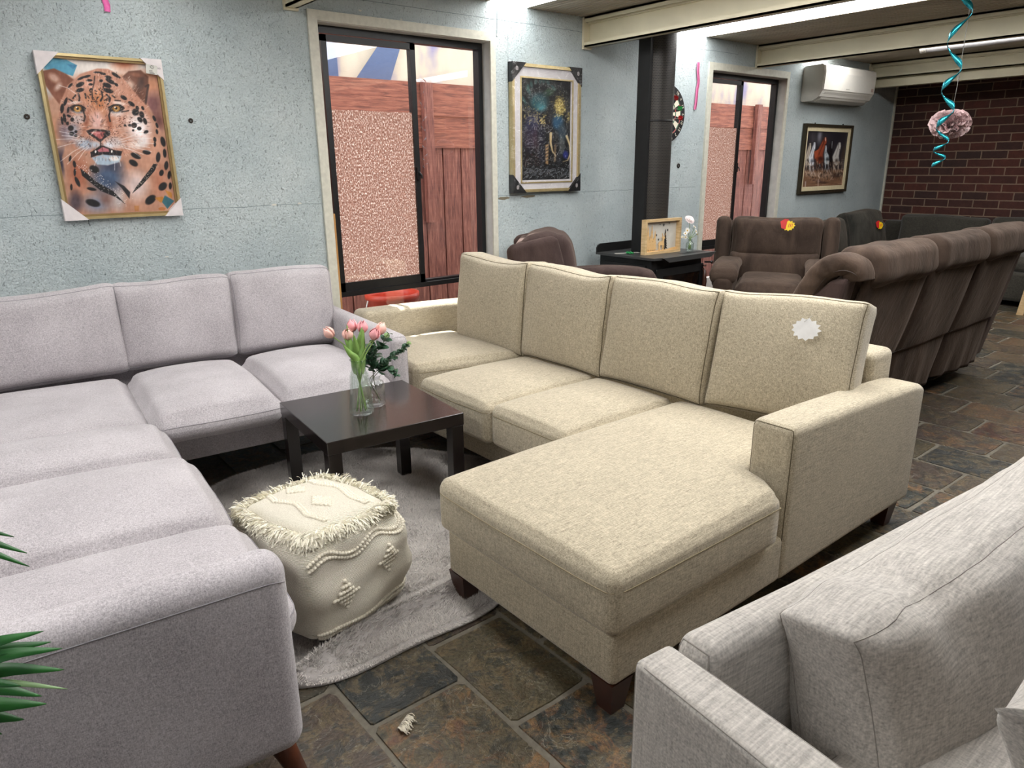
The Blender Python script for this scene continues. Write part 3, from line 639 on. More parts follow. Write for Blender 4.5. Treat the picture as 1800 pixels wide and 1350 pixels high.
obj('louvre', extrude_x([(-.205,.075),(-.213,.08),(-.165,.015),(-.11,-.008),(-.11,0)],ax0+.06,ax1-.06,WY,1.933), M['white'], ac, smooth=False)
obj('end_cap', join(box(ax0-.004,ax0,WY-.06,WY-.052,1.96,2.24),extrude_x([(0,.295),(-.19,.318),(-.212,.3),(-.21,.1),(-.17,.03),(0,.005)],ax0-.003,ax0,WY,1.935)), M['grey_vent'] if False else M['white'], ac, smooth=False)
obj('indicator_label', box(ax1-.08,ax1-.04,WY-.2325,WY-.2295,2.05,2.08), plain('pinkish_label',rgb(196,170,160),.6), ac, smooth=False)
obj('maker_mark', box(7.43,7.49,WY-.2305,WY-.2285,2.048,2.053), M['grey_vent'], ac, smooth=False)
obj('pipe_cover', join(tube(smooth_path([(ax1-.02,WY-.07,1.97),(ax1+.08,WY-.06,1.965),(ax1+.13,WY-.05,1.98),(ax1+.14,WY-.03,2.03)]),.032,12)), M['white'], ac)
# ================================================================ TUBE LIGHT
tl=thing('batten_light','unlit white fluorescent batten light mounted under the far ceiling bay','light',(7.22,2.3,CZ))
obj('batten_tray', sbox(7.19,7.25,1.55,3.06,CZ-.03,CZ-.001,.006,seg=.3).vf(), M['white'], tl)
t=NT('ribbed_diffuser'); t.base(rgb(205,203,205)); M['diff']=t.set(Roughness=.25)
obj('diffuser', xf(tube([(7.22,1.6,CZ-.06),(7.22,3.03,CZ-.06)],.034,20),I4), M['diff'], tl)
for y in (1.575,3.045): obj('end_cap', xf(tube([(7.22,y-.025,CZ-.06),(7.22,y+.025,CZ-.06)],.038,20),I4), M['white'], tl)
# ================================================================ PAINTINGS (colour painted per vertex by code)
class Canvas:
    def __init__(s, quad, res, bg, seed=1):
        s.n,s.m=res; s.img=np.zeros((s.m,s.n,3))+np.array(bg)/255; s.rg=np.random.default_rng(seed)
        A=[];B=[]
        for (u,v),(x,y) in zip(((0,0),(1,0),(1,1),(0,1)),quad):
            A.append([u,v,1,0,0,0,-u*x,-v*x]);B.append(x);A.append([0,0,0,u,v,1,-u*y,-v*y]);B.append(y)
        h=np.append(np.linalg.solve(A,B),1).reshape(3,3)
        U,Vv=np.meshgrid(np.linspace(0,1,s.n),np.linspace(0,1,s.m)); q=h@np.stack([U.ravel(),Vv.ravel(),np.ones(U.size)]); s.X=(q[0]/q[2]).reshape(s.m,s.n); s.Y=(q[1]/q[2]).reshape(s.m,s.n)
        s.U,s.V=U,Vv; s.px=abs(quad[1][0]-quad[0][0])/s.n
    def put(s, a, c):
        a=np.clip(a,0,1)[...,None]; s.img=s.img*(1-a)+a*np.array(c)/255
    def ell(s,cx,cy,rx,ry,c,a=1,ang=0,soft=.25):
        dx,dy=s.X-cx,s.Y-cy; t=math.radians(ang); x=(dx*math.cos(t)+dy*math.sin(t))/rx; y=(-dx*math.sin(t)+dy*math.cos(t))/ry
        s.put(a*np.clip((1-np.sqrt(x*x+y*y))/soft+.0,0,1),c)
    def poly(s,pts,c,a=1,soft=None):
        soft=soft or s.px*1.2; ins=np.zeros_like(s.X,bool); d=np.full_like(s.X,1e9); n=len(pts)
        for i in range(n):
            (x0,y0),(x1,y1)=pts[i],pts[(i+1)%n]
            if y0!=y1:
                cond=((y0>s.Y)!=(y1>s.Y))&(s.X<(x1-x0)*(s.Y-y0)/(y1-y0)+x0); ins^=cond
            L=(x1-x0)**2+(y1-y0)**2+1e-9; t=np.clip(((s.X-x0)*(x1-x0)+(s.Y-y0)*(y1-y0))/L,0,1); d=np.minimum(d,np.hypot(s.X-x0-t*(x1-x0),s.Y-y0-t*(y1-y0)))
        sd=np.where(ins,d,-d); s.put(a*np.clip(sd/soft+.5,0,1),c)
    def line(s,pts,w_,c,a=1,taper=False):
        d=np.full_like(s.X,1e9); n=len(pts)-1
        for i in range(n):
            (x0,y0),(x1,y1)=pts[i],pts[i+1]; L=(x1-x0)**2+(y1-y0)**2+1e-9; t=np.clip(((s.X-x0)*(x1-x0)+(s.Y-y0)*(y1-y0))/L,0,1)
            ww=w_*(1-.8*(i+t)/n) if taper else w_
            d=np.minimum(d,np.hypot(s.X-x0-t*(x1-x0),s.Y-y0-t*(y1-y0))-ww/2)
        s.put(a*np.clip(.5-d/s.px/1.3,0,1),c)
    def dots(s,n,fn,r,c,a=1):
        for _ in range(n):
            x,y=fn(s.rg); s.ell(x,y,r*s.rg.uniform(.5,1.2),r*s.rg.uniform(.5,1.2),c,a*s.rg.uniform(.5,1),soft=.5)
    def texture(s,amp,sc_=.05,seed=0):
        P=np.stack([s.X.ravel(),s.Y.ravel(),0*s.X.ravel()],1); s.img=np.clip(s.img+(wr(P,sc_,amp,seed).reshape(s.X.shape)/255)[...,None],0,1)
    def linear(s):
        v=np.clip(s.img,0,1); lu=v.mean(-1,keepdims=True); v=np.clip(lu+(v-lu)*.92,0,1)*(.66+.42*lu); v=np.clip(v,0,1); return np.where(v<=.04045,v/12.92,((v+.055)/1.055)**2.4)
def picture_mesh(cv,x0,x1,z0,z1,y,crop=(0,0,1,1),grain=0):
    """grid in the x/z plane facing -y carrying the canvas colours; crop = part of the canvas shown"""
    i0,i1=int(crop[0]*(cv.n-1)),int(crop[2]*(cv.n-1)); j0,j1=int(crop[1]*(cv.m-1)),int(crop[3]*(cv.m-1))
    I=np.arange(i0,i1+1);J=np.arange(j0,j1+1); uu=I/(cv.n-1); vv=J/(cv.m-1); UU,VV=np.meshgrid(uu,vv)
    V=np.stack([x0+(x1-x0)*UU,np.full_like(UU,y),z1-(z1-z0)*VV],-1).reshape(-1,3); col=cv.linear()[j0:j1+1,i0:i1+1].reshape(-1,3); a=len(I); b=len(J)
    idx=np.arange(a*b).reshape(b,a); Fc=np.stack([idx[1:,:-1].ravel(),idx[1:,1:].ravel(),idx[:-1,1:].ravel(),idx[:-1,:-1].ravel()],1)
    return (V,Fc),col
# ---- leopard
cv=Canvas([(85,52),(1015,110),(1182,1240),(325,1295)],(250,350),(214,160,132),3)
E_=cv.ell;P_=cv.poly;L_=cv.line
P_([(100,50),(1100,50),(1100,160),(100,260)],(228,218,210),1,60); E_(250,150,110,60,(96,180,210)); P_([(190,150),(330,110),(410,150),(380,230),(290,205),(200,180)],(84,170,204)); P_([(330,140),(410,150),(380,180)],(60,140,190),.8)
E_(760,130,140,70,(226,110,60),.8,soft=.8); E_(600,130,90,40,(226,216,212),.8,soft=.8); E_(960,290,90,110,(226,150,110),.8,soft=.7); E_(970,430,90,120,(142,86,86),.9,soft=.7); E_(1010,560,60,120,(110,50,50),.7,soft=.8)
E_(200,330,60,90,(196,200,204),.8,soft=.8); E_(250,620,90,140,(220,150,110),.8,soft=.8); E_(300,860,90,140,(60,56,84),.9,soft=.8)
P_([(340,700),(560,640),(900,380),(960,480),(1050,680),(1100,900),(1140,1180),(900,1240),(420,1250),(330,1000),(300,830)],(204,146,118),1,14)
E_(420,950,100,170,(196,104,70),.85,soft=.8); E_(960,760,130,200,(224,160,130),.8,soft=.8); E_(640,980,170,160,(72,100,140),.95,soft=.7); E_(660,880,120,70,(60,72,104),.9,soft=.8); E_(850,1030,120,150,(226,206,204),.85,soft=.7); E_(560,1170,150,100,(116,142,176),.8,soft=.8); E_(400,1160,70,110,(70,58,76),.8,soft=.7); E_(720,1140,70,120,(190,196,208),.7,soft=.8); E_(1020,1000,70,160,(214,130,96),.7,soft=.8)
E_(620,1140,60,60,(150,96,80),.6,soft=.8)
# ears
P_([(150,195),(240,175),(330,215),(390,260),(320,370),(280,440),(225,370),(170,290)],(158,90,62),1,10); E_(240,245,60,38,(214,170,150),.9,35,.6); E_(270,310,50,30,(226,196,184),.8,-50,.7)
P_([(730,240),(790,190),(880,180),(935,230),(935,300),(915,400),(900,430),(830,370)],(138,84,62),1,10); E_(800,290,60,42,(224,190,172),.85,40,.7); E_(880,280,36,70,(84,58,52),.7,10,.7); E_(845,215,60,22,(176,110,80),.8,10,.6); L_([(915,300),(935,290),(915,430)],16,(70,44,40),.8)
# head
P_([(290,420),(340,300),(430,215),(560,172),(640,175),(740,230),(850,360),(930,450),(975,600),(945,720),(880,780),(760,800),(740,850),(640,885),(540,860),(500,800),(400,780),(350,700),(310,600),(275,520)],(214,148,120),1,10)
E_(560,380,150,90,(226,140,84),.7,soft=.8); E_(480,300,140,80,(222,160,136),.7,soft=.8); E_(690,300,110,90,(224,168,144),.6,soft=.8)
E_(860,600,120,160,(240,228,228),1,-20,.7); E_(640,560,260,240,(232,190,172),.35,0,.8); E_(310,640,60,120,(110,96,120),.7,-15,.8); E_(900,700,60,60,(236,226,226),.8,0,.7); E_(380,640,70,100,(150,160,184),.8,10,.7); E_(340,500,40,110,(176,130,120),.8,0,.7)
E_(570,470,70,120,(220,128,70),.8,soft=.7); E_(560,550,62,105,(226,176,166),.95,soft=.6); E_(480,560,26,110,(176,90,58),.8,8,.8); E_(650,570,28,110,(186,96,60),.8,-10,.8); E_(700,520,70,50,(214,140,110),.6,soft=.8)
E_(420,545,76,44,(206,196,200),.7,soft=.6); E_(710,500,66,40,(226,214,210),.8,-8,.7)
# brow whites and eyes
E_(395,425,66,17,(230,214,206),.85,-8,.7); E_(720,425,70,17,(232,216,208),.85,8,.7)
for (x,y,s_) in ((415,472,1),(700,466,-1)):
    E_(x,y,64,36,(24,20,24),1,s_*6,.3); E_(x,y+22,54,16,(214,206,206),.7,s_*6,.6); E_(x,y,50,26,(40,28,22),1,0,.3); E_(x,y,32,27,(196,132,52),1,0,.25); E_(x,y+6,22,16,(228,176,90),.8,0,.6); E_(x,y-2,11,11,(12,10,10),1,0,.3); E_(x-9,y-10,6,5,(250,246,240),1,0,.4); L_([(x-56,y-8),(x-20,y-27),(x+24,y-27),(x+58,y-4)],9,(30,22,22))
L_([(455,480),(470,530),(462,560)],12,(34,24,26),.9); L_([(655,480),(646,520),(655,560)],12,(34,24,26),.9); L_([(740,490),(790,480)],8,(30,22,22))
# nose mouth chin
P_([(478,632),(520,618),(600,622),(655,630),(655,660),(610,690),(590,712),(575,712),(540,685),(500,660)],(36,24,28),1,6); P_([(505,642),(560,634),(625,640),(618,655),(596,690),(578,692),(545,668)],(204,100,100),1,8); E_(565,648,34,9,(230,150,150),.8,0,.6); E_(622,652,22,14,(26,16,20),1,-25,.4); E_(500,648,16,9,(26,16,20),1,25,.4)
E_(470,730,95,56,(150,170,196),.9,10,.6); E_(680,720,100,60,(206,190,190),.9,-8,.6); E_(550,735,50,34,(196,208,222),.85,0,.6); E_(640,740,56,34,(210,214,224),.8,0,.6); E_(860,730,90,46,(232,222,218),.8,-10,.7)
P_([(510,790),(545,770),(585,738),(610,742),(690,772),(745,780),(735,815),(650,812),(560,812),(515,830)],(26,18,26),1,6); P_([(560,775),(600,750),(645,765),(650,785),(575,788)],(214,120,130),1,6); E_(548,785,7,12,(240,236,228),1); E_(668,782,7,12,(240,236,228),1)
P_([(520,830),(600,805),(740,815),(725,860),(640,885),(560,880)],(170,190,208),1,10); E_(690,835,50,26,(236,232,230),.9,0,.5); L_([(585,705),(585,740)],7,(50,30,34))
rg=cv.rg; K=(26,20,24)
sp=[(432,292,28,14,-25),(432,333,26,13,-15),(640,235,22,10,15),(655,265,34,13,30),(632,295,28,15,20),(640,335,32,14,15),(500,260,20,8,0),(510,290,14,8,0),(588,262,12,9,0),(700,290,14,9,40),(515,325,10,7,0),(480,232,26,8,-15),(440,245,26,8,-25),(600,210,20,8,10),(700,225,30,8,25),(560,200,26,6,0),(360,300,20,8,-45),(690,215,24,9,30),
 (755,385,22,12,30),(812,430,24,12,35),(842,490,22,22,50),(888,508,15,22,-20),(912,556,12,22,-20),(875,545,20,14,45),(832,587,18,17,0),(870,610,14,12,0),(920,636,16,11,-30),(800,588,10,9,0),(765,590,9,8,0),(855,458,10,14,-30),(895,460,8,14,-30),(825,625,8,7,0),
 (365,615,18,18,20),(372,655,16,13,0),(403,640,10,9,0),(402,670,10,10,0),(300,470,12,30,5),(325,420,10,28,20),(318,540,10,30,-10),(345,480,8,20,10),(350,525,14,8,30),(375,550,12,14,0),(300,560,8,26,-10),(340,580,10,12,0),
 (980,535,9,20,-25),(1000,585,8,18,-20),(1000,632,8,16,-10),(985,690,10,16,-10),(1045,705,15,32,-15),(1058,790,11,28,-5),(1070,880,13,28,5),(1010,820,14,32,5),(1035,935,14,20,15),(1092,950,11,26,5),(985,725,8,16,0),(1100,1030,10,22,0),(925,785,26,14,10),(845,812,34,16,25),(828,865,30,18,30),(540,915,32,22,25),(1045,1035,30,22,-45),(955,1135,38,24,-40),(530,1165,46,22,15),(415,1010,12,34,-25),(395,940,8,24,0),(392,880,10,22,-10),(520,1062,30,10,10),(360,840,8,20,10),(370,1050,8,20,0)]
for (x,y,a,b,g) in sp: cv.ell(x,y,a*1.35,b*1.35,K,1,g,.3)
for _ in range(60):
    x=rg.uniform(490,650);y=rg.uniform(300,455); E_(x,y,rg.uniform(4,9),rg.uniform(4,9),K,.85,0,.5)
for _ in range(34): E_(rg.uniform(345,460),rg.uniform(510,600),5,4,(70,34,24),.8,0,.5)
for _ in range(50): E_(rg.uniform(720,830),rg.uniform(520,600),5,4,(120,50,30),.8,0,.5)
for _ in range(40): E_(rg.uniform(640,740),rg.uniform(590,740),5,4,(90,40,34),.8,0,.5)
for _ in range(26): E_(rg.uniform(430,530),rg.uniform(670,750),5,4,(50,30,34),.8,0,.5)
L_([(540,230),(535,280),(520,340),(525,400)],9,(50,30,28),.8); L_([(590,340),(600,380),(585,410)],13,K,.9); L_([(630,365),(655,390),(650,415)],13,K,.9); L_([(470,360),(475,390)],12,K,.9); L_([(420,360),(430,390),(425,410)],13,K,.9); L_([(380,395),(400,370)],12,K,.8); L_([(350,400),(375,415)],10,K,.8); L_([(670,370),(690,385)],10,K,.8); L_([(690,405),(730,408)],9,K,.8)
P_([(435,910),(470,935),(560,1010),(680,1075),(770,1170),(700,1120),(590,1075),(520,1020),(450,965)],(20,16,22)); P_([(1005,870),(985,920),(930,985),(890,1030),(820,1090),(850,1040),(900,975),(950,910),(975,870)],(22,16,20)); P_([(690,1000),(760,1035),(805,1080),(800,1130),(740,1050)],(28,24,30),.9)
for _ in range(130):
    t_=rg.uniform(0,1); E_(440+330*t_+rg.normal()*22,880+270*t_+rg.normal()*26,3,3,(240,232,226),.9,0,.5)
for _ in range(50):
    t_=rg.uniform(0,1); E_(1000-180*t_+rg.normal()*10,880+200*t_+rg.normal()*10,3,3,(236,220,200),.8,0,.5)
for (x0,y0,x1,y1) in ((480,700,280,640),(480,710,250,700),(480,720,260,760),(480,735,290,860),(490,745,340,880),(500,750,420,850),(700,720,960,680),(700,730,980,720),(700,740,960,780),(700,750,900,800),(720,700,960,640),(560,850,540,890),(690,860,690,920),(720,850,735,890),(400,360,280,300),(740,745,880,820),(720,735,950,750),(470,705,300,670)):
    L_([(x0,y0),((x0+x1)/2,(y0+y1)/2-12),(x1,y1)],4,(240,234,230),.75)
P_([(1060,1060),(1110,1080),(1115,1120),(1090,1110)],(216,140,50)); P_([(985,1120),(1040,1110),(1080,1140),(1030,1155)],(216,140,50)); P_([(1060,1100),(1130,1140),(1080,1200),(1040,1150)],(40,120,140),.9); P_([(835,1180),(870,1180),(870,1220),(840,1220)],(206,130,60),.8); E_(1040,1200,30,14,(210,120,50),.9)
for _ in range(1500):
    x=rg.uniform(290,960);y=rg.uniform(190,860)
    if ((x-610)/330)**2+((y-520)/330)**2>1: continue
    dx,dy=(x-570)/300,(y-600)/300; n_=math.hypot(dx,dy)+.2; l_=rg.uniform(8,20); c_=rg.choice([(250,232,220),(120,62,44),(226,150,110),(60,36,34)],p=[.35,.2,.3,.15]); m_=(np.abs(cv.X-x)<26)&(np.abs(cv.Y-y)<26)
    d_=np.abs((cv.X[m_]-x)*dy/n_-(cv.Y[m_]-y)*dx/n_); t_=(cv.X[m_]-x)*dx/n_+(cv.Y[m_]-y)*dy/n_; a_=np.clip(1-d_/2.8,0,1)*((t_>0)&(t_<l_))*.38; cv.img[m_]=cv.img[m_]*(1-a_[:,None])+a_[:,None]*np.array(c_)/255
cv.texture(9,.03,2); cv.texture(7,.1,5); leopard=cv
# ---- elephant
cv=Canvas([(125,100),(755,160),(735,1265),(130,1285)],(110,194),(10,12,16),5); E_=cv.ell;P_=cv.poly;L_=cv.line;rg=cv.rg
for (x,y,a,g) in ((250,440,70,60),(300,360,60,75),(285,330,50,100),(320,300,46,80),(360,270,44,95),(400,262,46,90),(430,262,44,85),(470,280,50,70),(520,330,46,50)): E_(x,y,a,18,(60,110,104),.8,g,.5)
E_(390,460,110,110,(40,110,118),.95,soft=.5); E_(400,500,70,56,(70,160,170),.8,20,.7); E_(480,370,70,50,(90,140,90),.7,-20,.7)
for k in range(9): L_([(330+16*k,540-8*k),(360+14*k,430-6*k),(380+16*k,360)],5,(14,40,50),.7)
E_(330,660,110,150,(44,48,96),.9,15,.6); E_(300,800,80,150,(46,30,62),.9,5,.6); E_(370,800,60,170,(84,54,72),.7,0,.6); E_(410,760,50,170,(24,24,50),.9,0,.5); E_(410,930,40,130,(22,22,44),.9,0,.5)
E_(480,650,40,110,(24,14,26),1,5,.5); E_(560,640,70,100,(36,100,140),.95,5,.5); E_(600,740,56,110,(60,84,100),.9,0,.5); E_(595,860,40,110,(92,98,96),.85,0,.5); E_(570,980,36,70,(50,54,62),.8,0,.5)
E_(640,500,50,100,(76,72,66),.95,-10,.5)
for k in range(6): L_([(620+8*k,420+10*k),(665,470+18*k)],4,(24,22,22),.8)
E_(575,500,62,105,(150,128,60),.95,-5,.4)
cv.dots(240,lambda r:(575+r.normal()*26,500+r.normal()*46),5,(236,214,120)); cv.dots(60,lambda r:(655+r.normal()*12,600+r.normal()*24),5,(210,190,110)); cv.dots(110,lambda r:(350+r.normal()*55+0,590+r.normal()*40),5,(220,196,104)); cv.dots(40,lambda r:(420+r.normal()*16,640+r.normal()*20),6,(236,210,110))
E_(630,940,34,50,(40,52,150),.95,0,.5)
P_([(445,850),(475,840),(470,1030),(445,1020)],(190,150,96),.9,8); P_([(525,850),(545,840),(540,1000),(520,1010)],(150,120,80),.8,8)
for k in range(5): L_([(440,880+30*k),(480,860+30*k)],5,(20,16,20))
L_([(495,745),(492,830),(510,910),(545,955)],24,(206,178,120),1,True); L_([(640,770),(668,850),(672,930),(650,990),(605,1005)],20,(214,190,140),1,True)
cv.dots(260,lambda r:(r.uniform(250,660),r.uniform(660,1000)),4,(190,196,206),.8); cv.dots(520,lambda r:(r.uniform(235,665),1100+r.normal()*34),5,(150,156,164),.9); cv.dots(90,lambda r:(r.uniform(240,400),r.uniform(930,1040)),7,(120,60,60),.5)
elephant=cv
# ---- horses (crop frame of the small picture)
cv=Canvas([(175,80),(1005,115),(870,1245),(45,1300)],(100,135),(56,52,60),9); E_=cv.ell;P_=cv.poly;L_=cv.line;rg=cv.rg
E_(440,300,60,180,(150,148,160),.8,8,.8); E_(760,300,180,160,(34,34,48),.8,0,.8); E_(330,330,80,120,(96,90,96),.6,0,.8)
P_([(100,880),(880,860),(860,1240),(100,1260)],(150,108,80),1,50); E_(300,960,160,60,(196,170,150),.7,0,.8); E_(560,960,240,80,(186,156,134),.7,0,.8); E_(750,960,140,60,(60,42,36),.8,-10,.7); E_(450,1080,180,40,(70,46,40),.7,8,.7)
def horse(hx,hy,bx,by,c,d,s_=1,leg=None):
    s_*=1.15
    P_([(hx-14*s_,hy),(hx+16*s_,hy-4),(hx+22*s_,hy+60),(hx+10*s_,hy+130),(hx-8*s_,hy+130),(hx-16*s_,hy+60)],c,1,8)
    P_([(hx-16*s_,hy+10),(hx+12*s_,hy+90),(bx+48*s_,by+50),(bx+56*s_,by+160),(bx+10*s_,by+215),(bx-40*s_,by+180),(bx-52*s_,by+60)],c,.95,22)
    L_([(hx-10*s_,hy+14),(hx-14*s_,hy+70),(bx-6*s_,by+60)],14*s_,d,.7,True); E_(bx+20*s_,by+130,50*s_,60,d,.7,0,.7); E_(hx+4,hy+120,10*s_,14,d,.8,0,.5)
    for k,dx in enumerate((-40,-10,22,50)): L_([(bx+dx*s_,by+150),(bx+dx*s_+(-10 if k%2 else 14),by+250),(bx+dx*s_+(16 if k%2 else -8),by+340)],18*s_,leg or c,.9,True)
horse(272,420,225,590,(206,192,174),(110,100,96),.7); horse(348,405,290,600,(220,222,228),(90,96,110),.7); horse(860,480,850,600,(90,70,62),(30,24,26),.7); horse(785,405,720,590,(206,202,196),(110,100,96),1.0,(196,180,160)); horse(655,370,600,600,(24,22,28),(10,10,14),1.0,(60,50,48)); horse(545,460,560,570,(190,200,206),(40,44,52),.7); horse(535,320,430,560,(178,76,46),(50,20,18),1.15,(120,70,50))
P_([(340,560),(420,520),(400,640),(350,700)],(206,92,56),.9,14); E_(540,350,12,44,(236,190,170),.9,0,.5); L_([(658,385),(652,500)],10,(220,220,224),.8)
for k in range(170):
    x=rg.uniform(180,840); y=rg.uniform(700,1020); L_([(x,y),(x+rg.normal()*14,y+rg.uniform(20,60))],rg.uniform(5,14),rg.choice([(226,206,184),(120,84,64),(196,160,130),(46,30,28)]),.6)
for k in range(40):
    x=rg.uniform(150,800); y=rg.uniform(1020,1200); L_([(x,y),(x+rg.uniform(40,120),y+rg.normal()*8)],rg.uniform(4,10),rg.choice([(190,136,100),(120,76,54),(206,170,150)]),.6)
for k in range(5): L_([(825,700+36*k),(880,700+36*k)],6,(190,190,196),.8)
L_([(190,1080),(185,1200)],14,(210,200,200),.8); L_([(415,1040),(410,1190)],16,(220,196,180),.7); E_(260,1180,50,16,(226,220,216),.8,0,.6)
horses=cv
M['print']=attr_mat('glossy_canvas_print',.5,.04); M['printg']=attr_mat('print_under_glass',.4,.15)
M['gold']=plain('champagne_gold_frame',rgb(204,184,136),.3,.6,.1,20); M['gold_dull']=plain('inner_gold_edge',rgb(150,124,82),.45,.4,.1,20)
M['foam']=plain('lilac_white_foam_corner',rgb(226,218,218),.7); M['mat']=plain('white_mount_card',rgb(206,202,204),.8); M['black_card']=plain('black_plastic_corner',rgb(24,24,26),.4)
def miter_frame(x0,x1,z0,z1,y0,y1,w_):
    return join(box(x0,x1,y0,y1,z1-w_,z1),box(x0,x1,y0,y1,z0,z0+w_),box(x0,x0+w_,y0,y1,z0+w_,z1-w_),box(x1-w_,x1,y0,y1,z0+w_,z1-w_))
def corner_guard(x,z,sx,sz,s_,y0,y1):
    pts=[(x,z),(x+sx*s_,z),(x,z+sz*s_)]
    return prism(pts if sx*sz>0 else pts[::-1], Matrix.Translation((0,y0,0)), y1-y0)
# leopard frame
x0,x1,z0,z1=.553,1.077,1.140,1.874; yf=WY-.034
r=thing('framed_picture','large leopard painting in a thin gold frame on the wall above the grey sofa','picture',((x0+x1)/2,WY,z0))
(vf,col)=picture_mesh(leopard,x0,x1,z0,z1,WY-.012,(.035,.025,.965,.975)); obj('leopard_print',vf,M['print'],r,col=col)
obj('outer_frame', miter_frame(x0,x1,z0,z1,yf,WY-.004,.012), M['gold'], r, smooth=False)
obj('inner_edge', miter_frame(x0+.012,x1-.012,z0+.012,z1-.012,WY-.026,WY-.01,.010), M['gold_dull'], r, smooth=False)
for i,(x,z,sx,sz,s_) in enumerate(((x0,z1,1,-1,.098),(x1,z1,-1,-1,.095),(x1,z0,-1,1,.088),(x0,z0,1,1,.10))):
    g=obj('corner_protector', join(corner_guard(x-sx*.003,z-sz*.003,sx,sz,s_,yf-.004,WY-.003)), M['foam'], r, smooth=False)
    if i==1:
        o_=obj('price_label', xf(box(-.028,.022,-.001,0,-.022,.02),Matrix.Translation((x-.045,yf-.0045,z-.045))@Matrix.Rotation(.12,4,'Y')), M['paper'], g, smooth=False)
        P=[]
        for k in range(9): a=k*.7; P.append(strip_on_wall([(x-.045+.004*math.cos(a),z-.034+.004*math.sin(a)),(x-.045+.010*math.cos(a),z-.034+.010*math.sin(a))],.0018,yf-.0062))
        for k in range(3): P.append(strip_on_wall([(x-.06,z-.05-.006*k),(x-.045+.004*k,z-.052-.006*k)],.002,yf-.0062))
        for k in range(6): P.append(strip_on_wall([(x-.03+.004*k,z-.036+.002*(k%2)),(x-.027+.004*k,z-.043)],.0012,yf-.0050))
        obj('scribbled_writing', join(*P), M['black_card'], g, smooth=False)
obj('hanging_string', tube([(.652,WY-.004,z0),(.651,WY-.004,z0-.02),(.654,WY-.004,z0-.035)],.0012,4), M['black_card'], r)
# elephant frame
x0,x1,z0,z1=3.283,3.928,1.180,2.024
r=thing('framed_picture','tall plastic-wrapped elephant picture with white mount, right of the near window','picture',((x0+x1)/2,WY,z0))
(vf,col)=picture_mesh(elephant,x0,x1,z0,z1,WY-.020,(.150,.10,.885,.925)); obj('elephant_print',vf,M['printg'],r,col=col)
obj('outer_frame', miter_frame(x0,x1,z0,z1,WY-.045,WY-.004,.02), M['gold'], r, smooth=False)
obj('mount', miter_frame(x0+.02,x1-.02,z0+.02,z1-.02,WY-.03,WY-.012,.062), M['mat'], r, smooth=False)
obj('inner_frame', miter_frame(x0+.080,x1-.066,z0+.060,z1-.080,WY-.035,WY-.018,.010), M['gold'], r, smooth=False)
for (x,z,sx,sz) in ((x0,z1,1,-1),(x1,z1,-1,-1),(x1,z0,-1,1),(x0,z0,1,1)):
    g=obj('corner_protector', corner_guard(x-sx*.004,z-sz*.004,sx,sz,.125,WY-.05,WY-.003), M['black_card'], r, smooth=False)
    cx,cz=x+sx*.036,z+sz*.036
    obj('printed_mark', join(strip_on_wall([(cx+.009*math.cos(a),cz+.012*math.sin(a)) for a in np.linspace(0,6.28,14)],.003,WY-.0512),strip_on_wall([(cx,cz-.006),(cx,cz+.006)],.004,WY-.0512)), M['foam'], g, smooth=False)
# plastic wrap
t=NT('clear_plastic_wrap'); t.m.surface_render_method if False else None
tr=t.n('ShaderNodeBsdfTransparent'); gl=t.n('ShaderNodeBsdfGlossy'); gl.inputs['Roughness'].default_value=.06; mx=t.n('ShaderNodeMixShader'); 
nz=t.noise(t.coord((1,1,.8)),14,4,.6,1.0); bm=t.n('ShaderNodeBump'); bm.inputs['Strength'].default_value=1; bm.inputs['Distance'].default_value=.02; t.l(nz,bm.inputs['Height']); t.l(bm.outputs[0],gl.inputs['Normal'])
mx.inputs[0].default_value=.05; t.l(tr.outputs[0],mx.inputs[1]); t.l(gl.outputs[0],mx.inputs[2]); t.l(mx.outputs[0],t.o.inputs[0]); M['wrap']=t.m
nx,nz_=40,60; V=[]
for j in range(nz_+1):
    for i in range(nx+1):
        u,v=i/nx,j/nz_; x=x0-.015+(x1-x0+.03)*u; z=z0-.015+(z1-z0+.03)*v
        y=WY-.056-.004*math.sin(u*9+v*13)*math.sin(v*21+u*5)-.004*random.random()*(1 if (u<.08 or v>.8) else .3)
        if i in (0,nx) or j in (0,nz_): y=WY-.03
        V.append((x,y,z))
Fc=[(j*(nx+1)+i,j*(nx+1)+i+1,(j+1)*(nx+1)+i+1,(j+1)*(nx+1)+i) for j in range(nz_) for i in range(nx)]
obj('plastic_wrap',(V,Fc),M['wrap'],r)
# horses frame
x0,x1,z0,z1=7.085,8.06,1.045,1.732
r=thing('framed_picture','small picture of galloping horses in a dark frame, below the air conditioner','picture',((x0+x1)/2,WY,z0))
(vf,col)=picture_mesh(horses,x0,x1,z0,z1,WY-.016,(.05,.05,.95,.95)); obj('horses_print',vf,M['printg'],r,col=col)
M['bronze']=plain('dark_bronze_frame',rgb(66,58,44),.35,.5,.1); M['creamcard']=plain('cream_mount',rgb(214,200,164),.7)
obj('outer_frame', miter_frame(x0,x1,z0,z1,WY-.04,WY-.004,.028), M['bronze'], r, smooth=False)
obj('mount', miter_frame(x0+.028,x1-.028,z0+.028,z1-.028,WY-.026,WY-.01,.042), M['creamcard'], r, smooth=False)
for x in (x0+.2,x1-.2): obj('hook', tube([(x,WY-.02,z1),(x,WY-.015,z1+.012)],.006,6), M['black_card'], r)
